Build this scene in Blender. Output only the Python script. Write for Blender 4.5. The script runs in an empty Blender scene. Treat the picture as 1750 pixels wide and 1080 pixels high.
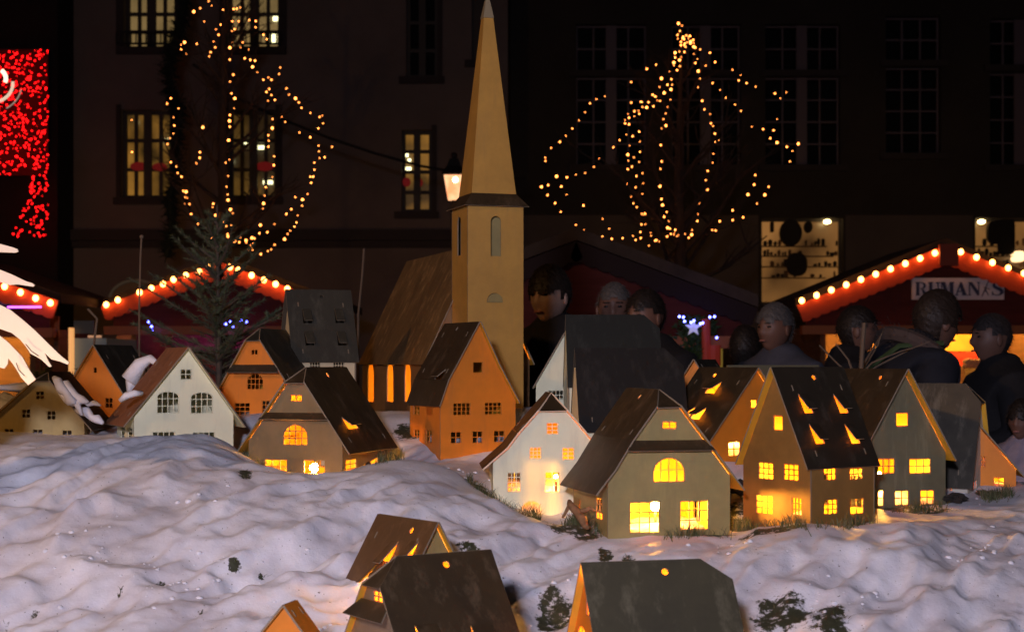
import bpy, bmesh, math, random
import numpy as np
from mathutils import Vector, Matrix
from mathutils.geometry import tessellate_polygon

random.seed(7)
sc = bpy.context.scene
COL = sc.collection
F = 2775.0          # focal length in photo pixels (1750 wide)
CX, HOR = 875.0, 620.0
CZ = 1.4            # camera height
R = math.radians

# ------------------------------------------------------------ camera
cd = bpy.data.cameras.new('camera')
cam = bpy.data.objects.new('camera', cd); COL.objects.link(cam)
cam.location = (0, 0, CZ); cam.rotation_euler = (R(90), 0, 0)
cd.sensor_width = 36; cd.lens = 36 * F / 1750; cd.shift_y = 80 / 1750
cd.clip_start = 0.05; cd.clip_end = 500
cd.dof.use_dof = True; cd.dof.focus_distance = 4.6; cd.dof.aperture_fstop = 7.0
sc.camera = cam
# ------------------------------------------------------------ sky (night)
w = bpy.data.worlds.new('World'); sc.world = w; w.use_nodes = True
nt = w.node_tree; bg = nt.nodes['Background']
sky = nt.nodes.new('ShaderNodeTexSky'); sky.sky_type = 'NISHITA'; sky.sun_disc = False
sky.sun_elevation = R(-4); sky.sun_rotation = R(200)
nt.links.new(sky.outputs[0], bg.inputs[0]); bg.inputs[1].default_value = 0.05
sc.view_settings.view_transform = 'Standard'; sc.view_settings.look = 'None'
sc.view_settings.exposure = 0; sc.view_settings.gamma = 1
sc.cycles.max_bounces = 6; sc.cycles.diffuse_bounces = 4
sc.cycles.sample_clamp_indirect = 6
sc.cycles.use_denoising = True
# lamp added out of view behind the camera for cool front light
LAMP_POS = Vector((-.6, -1.4, 2.3))
ld = bpy.data.lights.new('added_front_light', 'POINT'); ld.energy = 800; ld.shadow_soft_size = 0.16
ld.color = (.82, 0.78, 1.0)
added_front_light = bpy.data.objects.new('added_front_light', ld); COL.objects.link(added_front_light); added_front_light.location = LAMP_POS

# second lamp added out of view on the left for warm side light
SIDE_POS = Vector((-5.2, .6, 4.6))
l2 = bpy.data.lights.new('added_amber_light', 'POINT'); l2.energy = 420; l2.shadow_soft_size = .12; l2.color = (1.0, .50, .17)
side_light = bpy.data.objects.new('added_amber_light', l2); COL.objects.link(side_light); side_light.location = SIDE_POS

# ------------------------------------------------------------ helpers
def at(px, py, Y): return Vector(((px - CX) / F * Y, Y, CZ + (HOR - py) / F * Y))
def pz(py, Y): return CZ + (HOR - py) / F * Y
def pxl(px, Y): return (px - CX) / F * Y

MATS = {}
def mat(name, col, rough=0.7, metal=0.0, noise=0.0, nscale=20, bump=0.0, bscale=60, col2=None, emit=None, estr=0, spec=0.5, stretch=(1,1,1), scuff=0):
    if name in MATS: return MATS[name]
    m = bpy.data.materials.new(name); m.use_nodes = True; t = m.node_tree; b = t.nodes['Principled BSDF']
    b.inputs['Base Color'].default_value = (*col, 1); b.inputs['Roughness'].default_value = rough
    b.inputs['Metallic'].default_value = metal; b.inputs['Specular IOR Level'].default_value = spec
    if noise or bump:
        tc = t.nodes.new('ShaderNodeTexCoord'); mp = t.nodes.new('ShaderNodeMapping'); mp.inputs['Scale'].default_value = stretch
        t.links.new(tc.outputs['Object'], mp.inputs[0])
    if noise:
        n = t.nodes.new('ShaderNodeTexNoise'); n.inputs['Scale'].default_value = nscale; n.inputs['Detail'].default_value = 6; n.inputs['Roughness'].default_value = .65
        t.links.new(mp.outputs[0], n.inputs['Vector'])
        r = t.nodes.new('ShaderNodeValToRGB'); r.color_ramp.elements[0].position = .3; r.color_ramp.elements[1].position = .7
        c2 = col2 or tuple(c * (1 - noise) for c in col)
        r.color_ramp.elements[0].color = (*c2, 1); r.color_ramp.elements[1].color = (*col, 1)
        t.links.new(n.outputs['Fac'], r.inputs[0]); t.links.new(r.outputs[0], b.inputs['Base Color'])
        mr = t.nodes.new('ShaderNodeMapRange'); mr.inputs[3].default_value = min(1, rough + .12); mr.inputs[4].default_value = max(.05, rough - .12)
        t.links.new(n.outputs['Fac'], mr.inputs[0]); t.links.new(mr.outputs[0], b.inputs['Roughness'])
        if scuff:
            mp2 = t.nodes.new('ShaderNodeMapping'); mp2.inputs['Scale'].default_value = (14, 14, 2.2); mp2.inputs['Rotation'].default_value = (.5, .3, .8); t.links.new(tc.outputs['Object'], mp2.inputs[0])
            n5 = t.nodes.new('ShaderNodeTexNoise'); n5.inputs['Scale'].default_value = 1.6; n5.inputs['Detail'].default_value = 9; n5.inputs['Roughness'].default_value = .75; t.links.new(mp2.outputs[0], n5.inputs['Vector'])
            r5 = t.nodes.new('ShaderNodeValToRGB'); r5.color_ramp.elements[0].position = .52; r5.color_ramp.elements[1].position = .78; t.links.new(n5.outputs[0], r5.inputs[0])
            m5 = t.nodes.new('ShaderNodeMix'); m5.data_type = 'RGBA'; m5.inputs[7].default_value = (*[min(.9, c*scuff + .02) for c in col], 1)
            t.links.new(r5.outputs[0], m5.inputs[0]); t.links.new(r.outputs[0], m5.inputs[6]); t.links.new(m5.outputs[2], b.inputs['Base Color'])
    if bump:
        n2 = t.nodes.new('ShaderNodeTexNoise'); n2.inputs['Scale'].default_value = bscale; n2.inputs['Detail'].default_value = 4
        t.links.new(mp.outputs[0], n2.inputs['Vector'])
        bp = t.nodes.new('ShaderNodeBump'); bp.inputs['Strength'].default_value = bump; bp.inputs['Distance'].default_value = .01 if bscale > 10 else .03
        t.links.new(n2.outputs['Fac'], bp.inputs['Height']); t.links.new(bp.outputs[0], b.inputs['Normal'])
    if emit:
        b.inputs['Emission Color'].default_value = (*emit, 1); b.inputs['Emission Strength'].default_value = estr
    MATS[name] = m; return m

GOLD = mat('gold_board', (.43, .33, .125), .5, .25, .3, 9, .05, 30, scuff=0.62)
GOLDIN = mat('gold_inner', (.75, .40, .03), .6, .1, .2, 9)
ORANGE = mat('amber_board', (.85, .26, .02), .5, .2, .22, 7, .05, 25, scuff=0.7)
WHITEB = mat('white_board', (.88, .87, .60), .7, 0, .16, 6, .03, 30, scuff=0.72)
ROOF = mat('brown_roof_board', (.055, .035, .016), .5, .1, .45, 8, .06, 40, scuff=2.2)
ROOFD = mat('dark_roof_board', (.040, .036, .024), .55, .1, .4, 8, .06, 40, scuff=2.2)
RUST = mat('orange_brown_roof', (.30, .12, .05), .8, 0, .4, 25, .4, 60)
EDGE = mat('pale_board_edge', (.22, .17, .11), .7)
BULB = mat('house_bulb_glow', (1, .8, .5), emit=(1, .44, .055), estr=1500)

def new_obj(name, bm, mats, parent=None, smooth=False):
    me = bpy.data.meshes.new(name); bm.to_mesh(me); bm.free()
    if smooth:
        for p in me.polygons: p.use_smooth = True
    for m in (mats if isinstance(mats, (list, tuple)) else [mats]): me.materials.append(m)
    o = bpy.data.objects.new(name, me); COL.objects.link(o)
    if parent: o.parent = parent; o.matrix_parent_inverse = parent.matrix_basis.inverted()
    return o
def tag(o, label=None, cat=None, group=None, kind=None):
    if label: o['label'] = label
    if cat: o['category'] = cat
    if group: o['group'] = group
    if kind: o['kind'] = kind
    return o
def thing(name, loc, label, cat, group=None):
    o = bpy.data.objects.new(name, None); COL.objects.link(o); o.location = loc; o.empty_display_size = .1
    tag(o, label, cat, group); return o
def newbm(): return bmesh.new()

def panel(bm, O, ex, ey, outline, holes=(), th=.004, mi=(0, 1, 2)):
    """a flat board with real thickness; front face looks along ex x ey"""
    n = ex.cross(ey).normalized()
    loops = [[Vector((p[0], p[1], 0)) for p in outline]] + [[Vector((p[0], p[1], 0)) for p in h] for h in holes]
    flat = [p for l in loops for p in l]
    tris = tessellate_polygon(loops)
    fv = [bm.verts.new(O + ex * p.x + ey * p.y) for p in flat]
    bv = [bm.verts.new(O + ex * p.x + ey * p.y - n * th) for p in flat]
    for t in tris:
        a, b, c = [flat[i] for i in t]
        ar = (b - a).cross(c - a).z
        if abs(ar) < 1e-12: continue
        if ar < 0: t = (t[0], t[2], t[1])
        try:
            f = bm.faces.new([fv[i] for i in t]); f.material_index = mi[0]
            f = bm.faces.new([bv[i] for i in reversed(t)]); f.material_index = mi[1]
        except ValueError: pass
    k = 0
    for l in loops:
        m_ = len(l)
        for i in range(m_):
            j = (i + 1) % m_
            try:
                f = bm.faces.new([fv[k + i], bv[k + i], bv[k + j], fv[k + j]]); f.material_index = mi[2]
            except ValueError: pass
        k += m_
def box(bm, lo, hi, M=None, mi=0):
    vs = [Vector((x, y, z)) for x in (lo[0], hi[0]) for y in (lo[1], hi[1]) for z in (lo[2], hi[2])]
    if M is not None: vs = [M @ v for v in vs]
    v = [bm.verts.new(p) for p in vs]
    for q in ((0,1,3,2),(4,6,7,5),(0,4,5,1),(2,3,7,6),(0,2,6,4),(1,5,7,3)):
        bm.faces.new([v[i] for i in q]).material_index = mi
def tube(bm, pts, rads, n=6, mi=0, cap=True):
    pts = [Vector(p) for p in pts]
    if not isinstance(rads, (list, tuple)): rads = [rads] * len(pts)
    rings = []
    for i, p in enumerate(pts):
        d = (pts[min(i + 1, len(pts) - 1)] - pts[max(i - 1, 0)]).normalized()
        u = d.orthogonal().normalized() if i == 0 else (u - d * u.dot(d)).normalized()
        v = d.cross(u)
        rings.append([bm.verts.new(p + (u * math.cos(2*math.pi*k/n) + v * math.sin(2*math.pi*k/n)) * rads[i]) for k in range(n)])
    for a, b in zip(rings, rings[1:]):
        for k in range(n): bm.faces.new([a[k], a[(k+1) % n], b[(k+1) % n], b[k]]).material_index = mi
    if cap:
        bm.faces.new(rings[0][::-1]).material_index = mi; bm.faces.new(rings[-1]).material_index = mi
def ball(bm, c, r, sub=2, sc_=(1,1,1), mi=0):
    d = bmesh.ops.create_icosphere(bm, subdivisions=sub, radius=r, matrix=Matrix.Translation(c) @ Matrix.Diagonal((*sc_, 1)))
    for v in d['verts']:
        for f in v.link_faces: f.material_index = mi
def clip_poly(poly, x0, y0, x1, y1):
    def clip(ps, ins, inter):
        out = []
        for i in range(len(ps)):
            a, b = ps[i - 1], ps[i]
            if ins(b):
                if not ins(a): out.append(inter(a, b))
                out.append(b)
            elif ins(a): out.append(inter(a, b))
        return out
    def ix(v): return lambda a, b: (v, a[1] + (b[1]-a[1]) * (v-a[0]) / (b[0]-a[0]))
    def iy(v): return lambda a, b: (a[0] + (b[0]-a[0]) * (v-a[1]) / (b[1]-a[1]), v)
    p = list(poly)
    for f in ((lambda q: q[0] >= x0, ix(x0)), (lambda q: q[0] <= x1, ix(x1)), (lambda q: q[1] >= y0, iy(y0)), (lambda q: q[1] <= y1, iy(y1))):
        if p: p = clip(p, *f)
    return p
def win_outline(x0, y0, x1, y1, arch):
    if arch == 0: return [(x0, y0), (x1, y0), (x1, y1), (x0, y1)]
    cx, r = (x0 + x1) / 2, (x1 - x0) / 2; h = r * arch; yc = y1 - h
    return [(x0, y0), (x1, y0)] + [(cx + r * math.cos(t), yc + h * math.sin(t)) for t in [math.pi * k / 12 for k in range(13)]]
def inset(poly, d):
    cx = sum(p[0] for p in poly) / len(poly); cy = (min(p[1] for p in poly) + max(p[1] for p in poly)) / 2
    x0, x1 = min(p[0] for p in poly), max(p[0] for p in poly); y0, y1 = min(p[1] for p in poly), max(p[1] for p in poly)
    sx, sy = (x1 - x0 - 2*d) / (x1 - x0), (y1 - y0 - 2*d) / (y1 - y0)
    return [(cx + (p[0]-cx) * sx, cy + (p[1]-cy) * sy) for p in poly]
def window_part(O, ex, ey, outline, nx, ny, bar, matl, parent, name='window', th=.003, glass=None, gt=.5):
    """muntin grid filling a wall opening, cut-out panes stay open"""
    x0, x1 = min(p[0] for p in outline), max(p[0] for p in outline); y0, y1 = min(p[1] for p in outline), max(p[1] for p in outline)
    inn = inset(outline, bar); holes = []
    for i in range(nx):
        for j in range(ny):
            a = x0 + (x1-x0) * i / nx + bar/2; b = x0 + (x1-x0) * (i+1) / nx - bar/2
            c = y0 + (y1-y0) * j / ny + bar/2; d = y0 + (y1-y0) * (j+1) / ny - bar/2
            h = clip_poly(inn, a, c, b, d)
            q = []
            for p in h:
                if not q or (abs(p[0]-q[-1][0]) + abs(p[1]-q[-1][1])) > 1e-6: q.append(p)
            if len(q) > 1 and (abs(q[0][0]-q[-1][0]) + abs(q[0][1]-q[-1][1])) < 1e-6: q.pop()
            if len(q) >= 3: holes.append(q)
    bm = newbm(); n = ex.cross(ey).normalized()
    panel(bm, O - n * .0008, ex, ey, inset(outline, .0004), holes, th, (0, 0, 0))
    o = new_obj(name, bm, [matl], parent)
    if glass:
        g = newbm(); panel(g, O - n * gt, ex, ey, inset(outline, .02), (), .01, (0, 0, 0)); new_obj('pane', g, [glass], o)
    return o
def p2p(px, py, O, ex, ey):
    """photo pixel -> coordinates on a plane standing in the scene"""
    d = Vector(((px - CX) / F, 1, (HOR - py) / F)); c = Vector((0, 0, CZ)); n = ex.cross(ey)
    t = (O - c).dot(n) / d.dot(n); p = c + d * t - O
    g = ex.dot(ey); 
    return p.dot(ex), p.dot(ey)
UP = Vector((0, 0, 1))

# ------------------------------------------------------------ terrain: the snowy mound
CP = [(-500,1080,3.5),(0,1080,3.5),(300,1080,3.5),(600,1080,3.55),(930,1080,3.6),(1300,1080,3.6),(1500,1080,3.55),(1750,1080,3.6),(2250,1080,3.6),
 (0,742,4.9),(150,750,4.85),(300,764,4.7),(400,772,4.68),(-300,740,4.9),(425,822,4.72),(490,824,4.62),(545,822,4.5),(600,803,4.45),(650,790,4.45),(700,786,4.5),(780,806,4.5),
 (845,850,4.52),(926,888,4.42),(980,896,4.35),(1040,919,4.06),(1150,914,4.1),(1248,908,4.22),(1285,906,4.3),(1340,903,4.2),(1385,893,4.08),(1499,886,4.3),(1545,876,4.45),(1616,860,4.6),
 (1680,850,4.7),(1760,838,4.75),(2100,820,4.8),(680,735,5.25),(430,715,5.3),(1000,742,4.95),(1265,835,4.6),(100,735,5.3),
 (800,720,6.2),(300,790,6.2),(1300,760,6.2),(1700,850,5.6),(1700,880,6.2),(-300,790,6.2),(2100,880,6.2),(0,760,5.6),(1500,800,5.5),(820,800,4.85),(880,810,4.9)]
pts = [((p[0]-CX)/F*p[2], p[2], pz(p[1], p[2])) for p in CP]
for X in (-2, -1, 0, 1, 2): pts += [(X, 2.9, .60), (X, 2.0, .25)]
P = np.array(pts); n_ = len(P)
def tps(d2): return np.where(d2 > 1e-12, .5 * d2 * np.log(np.maximum(d2, 1e-12)), 0)
A = tps(((P[:, None, :2] - P[None, :, :2])**2).sum(-1)) + np.eye(n_) * 1e-4
Q = np.hstack([np.ones((n_, 1)), P[:, :2]])
SOL = np.linalg.solve(np.block([[A, Q], [Q.T, np.zeros((3, 3))]]), np.concatenate([P[:, 2], np.zeros(3)]))
rng = np.random.RandomState(3)
LAT = rng.rand(64, 64)
def vnoise(x, y):
    xi = np.floor(x).astype(int); yi = np.floor(y).astype(int); fx = x - xi; fy = y - yi
    fx = fx*fx*fx*(fx*(fx*6-15)+10); fy = fy*fy*fy*(fy*(fy*6-15)+10)
    g = lambda a, b: LAT[a % 64, b % 64]
    return (g(xi,yi)*(1-fx)+g(xi+1,yi)*fx)*(1-fy)+(g(xi,yi+1)*(1-fx)+g(xi+1,yi+1)*fx)*fy
BARE = [(1335,1045,.07,.032),(1425,1042,.035,.02),(1420,1060,.04,.03),(948,1060,.045,.04),(1035,948,.02,.025),(965,895,.05,.03),(1000,912,.04,.025),
 (400,967,.016,.006),(275,998,.012,.006),(12,1072,.008,.006),(60,1052,.010,.006),(445,985,.008,.006),(345,1045,.006,.004),(205,1012,.007,.005),
(700,735,.05,.04),(420,808,.02,.02),(1265,880,.04,.05),(1320,905,.09,.015),(1200,910,.08,.02),(1560,868,.12,.02),(1690,842,.05,.02),(820,832,.05,.03),(650,905,.02,.01),(1275,838,.03,.03),(1075,955,.02,.012),(800,935,.03,.01),(770,1020,.02,.02)]
def base_h(x, y):
    x = np.asarray(x, float); y = np.asarray(y, float); sh = x.shape
    xx = x.ravel(); yy = y.ravel(); out = np.zeros(len(xx))
    for s in range(0, len(xx), 20000):
        a = xx[s:s+20000]; b = yy[s:s+20000]
        K = tps((a[:, None]-P[None, :, 0])**2 + (b[:, None]-P[None, :, 1])**2)
        out[s:s+20000] = K @ SOL[:n_] + SOL[n_] + SOL[n_+1]*a + SOL[n_+2]*b
    return out.reshape(sh)
def fall(x, y, h):
    t = np.clip((y - 6.1 - .35*np.exp(-((x+.25)/.5)**4)) / .75, 0, 1); t = t*t*(3-2*t); h = h * (1-t)
    t = np.clip((2.6 - y) / 1.4, 0, 1); t = t*t*(3-2*t); h = h * (1-t)
    t = np.clip((np.abs(x) - 2.7) / .7, 0, 1); t = t*t*(3-2*t); h = h*(1-t)
    return np.maximum(h, -.02) 
_pr = np.random.RandomState(5)
PITL = [(a_, b_, r_, k_) for a_, b_, r_, k_ in zip(_pr.uniform(-1.6, 1.7, 150), _pr.uniform(3.2, 4.6, 150), _pr.uniform(.02, .065, 150), _pr.uniform(-1, 1, 150))]
def PITS(x, y):
    out = np.zeros_like(x)
    for a_, b_, r_, k_ in PITL:
        m = (np.abs(x-a_) < 3*r_) & (np.abs(y-b_) < 3*r_)
        if m.any():
            e = ((x[m]-a_) + .4*(y[m]-b_))**2/(1.6*r_*r_) + (y[m]-b_)**2/(r_*r_)
            out[m] += (np.exp(-e**1.5) * r_*(.42 if k_ > 0 else -.40)*abs(k_))
    return out
def lumps(x, y):
    # drifts running up to the right, as the melt and footprints left them
    c, s = math.cos(.98), math.sin(.98)
    u = x*c + y*s; v = -x*s + y*c
    wx = vnoise(x*2.3+9, y*2.3) * .22; wy = vnoise(x*2.3+30, y*2.3+7) * .22
    a = vnoise((u+wx)*3.2, (v+wy)*8.5)
    b = vnoise((u+wx)*7+11, (v+wy)*17+5)
    c2 = vnoise((u+wy)*15+3, (v+wx)*24+8)
    rid = 1 - np.abs(2*a-1); rb = 1-np.abs(2*b-1)
    dn = vnoise(x*30, y*30)
    return .8*PITS(x, y) + .048*(np.sqrt(rid+.02)-.72) + .030*(np.sqrt(rb+.01)-.7) + .016*(c2-.5) + .006*(dn-.5) + .003*(vnoise(x*62, y*62)-.5)
FEET = [((p[0]-CX)/F*p[2], p[2]) for p in CP if 420 <= p[0] <= 1700 and 4.0 < p[2] < 4.9 and p[1] > 780]
def height(x, y):
    h = base_h(x, y); L = lumps(np.asarray(x, float), np.asarray(y, float))
    damp = np.clip((4.9 - y) / .8, .35, 1)
    near = np.ones_like(h)
    for q in FEET: near = np.minimum(near, 1 - .88*np.exp(-(((x-q[0])/.13)**2 + ((y-q[1]+.03)/.16)**2)))
    damp = damp*near
    return fall(x, y, h + L*damp)
def hz(x, y): return float(height(np.array([x]), np.array([y]))[0])
def ground_hit(px, py, y0=2.8, y1=6.3):
    ys = np.linspace(y0, y1, 700); xs = (px-CX)/F*ys; zs = CZ + (HOR-py)/F*ys
    k = np.nonzero(zs < height(xs, ys))[0]
    i = k[0] if len(k) else 699
    return float(xs[i]), float(ys[i])
NX, NY = 560, 520
gx = np.linspace(-3.5, 3.5, NX); 
gy = np.concatenate([np.linspace(1.0, 3.2, 60, endpoint=False), np.linspace(3.2, 5.3, 380, endpoint=False), np.linspace(5.3, 7.2, 80)])
t_ = (gx/3.5); gx = 3.5*(.62*t_ + .38*t_**3)
GX, GY = np.meshgrid(gx, gy); GZ = height(GX, GY)
bare = np.zeros_like(GZ)
wn = vnoise(GX*26, GY*26)*.5 + vnoise(GX*60+5, GY*60)*.5
BSPOT = []
for (px, py, ra, rb) in BARE:
    x, y = ground_hit(px, py); BSPOT.append((x, y, ra, rb))
    e = ((GX-x)/ra)**2 + ((GY-y)/(rb*2.2))**2
    bare = np.maximum(bare, np.clip(1.25 - e*.62, 0, 1))
GZ -= bare * .004
me = bpy.data.meshes.new('snow_ground')
co = np.stack([GX, GY, GZ], -1).reshape(-1, 3)
idx = np.arange(NX*NY).reshape(NY, NX)
fc = np.stack([idx[:-1,:-1], idx[:-1,1:], idx[1:,1:], idx[1:,:-1]], -1).reshape(-1, 4)
me.from_pydata(co.tolist(), [], fc.tolist()); me.update()
for p in me.polygons: p.use_smooth = True
ca = me.attributes.new('bare', 'FLOAT', 'POINT'); ca.data.foreach_set('value', bare.ravel().astype(np.float32))
sm = bpy.data.materials.new('snow'); sm.use_nodes = True; t = sm.node_tree; b = t.nodes['Principled BSDF']
b.inputs['Roughness'].default_value = .6; b.inputs['Subsurface Weight'].default_value = .25; b.inputs['Subsurface Scale'].default_value = .01
b.inputs['Subsurface Radius'].default_value = (.6, .7, .9)
tc = t.nodes.new('ShaderNodeTexCoord')
def N(tp, **k):
    n = t.nodes.new(tp)
    for a_, v_ in k.items(): n.inputs[a_].default_value = v_
    return n
n1 = N('ShaderNodeTexNoise', Scale=5.0, Detail=8.0, Roughness=.6); t.links.new(tc.outputs['Object'], n1.inputs['Vector'])
r1 = t.nodes.new('ShaderNodeValToRGB'); r1.color_ramp.elements[0].position = .35; r1.color_ramp.elements[1].position = .62
r1.color_ramp.elements[0].color = (.62, .60, .64, 1); r1.color_ramp.elements[1].color = (.82, .82, .86, 1); t.links.new(n1.outputs[0], r1.inputs[0])
n2 = N('ShaderNodeTexNoise', Scale=70.0, Detail=5.0, Roughness=.7); t.links.new(tc.outputs['Object'], n2.inputs['Vector'])
r2 = t.nodes.new('ShaderNodeValToRGB'); r2.color_ramp.elements[0].color = (.022, .024, .012, 1); r2.color_ramp.elements[1].color = (.07, .07, .035, 1); t.links.new(n2.outputs[0], r2.inputs[0])
at_ = t.nodes.new('ShaderNodeAttribute'); at_.attribute_name = 'bare'
# speckles of dirt in the old snow
n4 = N('ShaderNodeTexNoise', Scale=120.0, Detail=2.0); t.links.new(tc.outputs['Object'], n4.inputs['Vector'])
r4 = t.nodes.new('ShaderNodeValToRGB'); r4.color_ramp.elements[0].position = .70; r4.color_ramp.elements[1].position = .76; t.links.new(n4.outputs[0], r4.inputs[0])
mxd = t.nodes.new('ShaderNodeMix'); mxd.data_type = 'RGBA'; mxd.inputs[7].default_value = (.16, .14, .12, 1)
t.links.new(r4.outputs[0], mxd.inputs[0]); t.links.new(r1.outputs[0], mxd.inputs[6])
mx = t.nodes.new('ShaderNodeMix'); mx.data_type = 'RGBA'
nb_ = N('ShaderNodeTexNoise', Scale=38.0, Detail=8.0, Roughness=.72); t.links.new(tc.outputs['Object'], nb_.inputs['Vector'])
mb = t.nodes.new('ShaderNodeMath'); mb.operation = 'MULTIPLY_ADD'; mb.inputs[1].default_value = 5.2; t.links.new(nb_.outputs[0], mb.inputs[0])
ma = t.nodes.new('ShaderNodeMath'); ma.operation = 'MULTIPLY_ADD'; ma.inputs[1].default_value = 1.7; ma.inputs[2].default_value = -3.75; t.links.new(at_.outputs['Fac'], ma.inputs[0]); t.links.new(ma.outputs[0], mb.inputs[2])
mc = t.nodes.new('ShaderNodeMath'); mc.operation = 'MULTIPLY'; mc.use_clamp = True; mc.inputs[1].default_value = 3; t.links.new(mb.outputs[0], mc.inputs[0])
t.links.new(mc.outputs[0], mx.inputs[0]); t.links.new(mxd.outputs[2], mx.inputs[6]); t.links.new(r2.outputs[0], mx.inputs[7])
t.links.new(mx.outputs[2], b.inputs['Base Color'])
n3 = N('ShaderNodeTexNoise', Scale=55.0, Detail=7.0, Roughness=.65); t.links.new(tc.outputs['Object'], n3.inputs['Vector'])
bp = N('ShaderNodeBump', Strength=.24, Distance=.012); t.links.new(n3.outputs[0], bp.inputs['Height']); t.links.new(bp.outputs[0], b.inputs['Normal'])
me.materials.append(sm)
go = bpy.data.objects.new('snow_ground', me); COL.objects.link(go); tag(go, kind='structure')
SNOW = mat('roof_snow', (.80, .80, .84), .7, 0, .15, 14, .4, 40)

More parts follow.
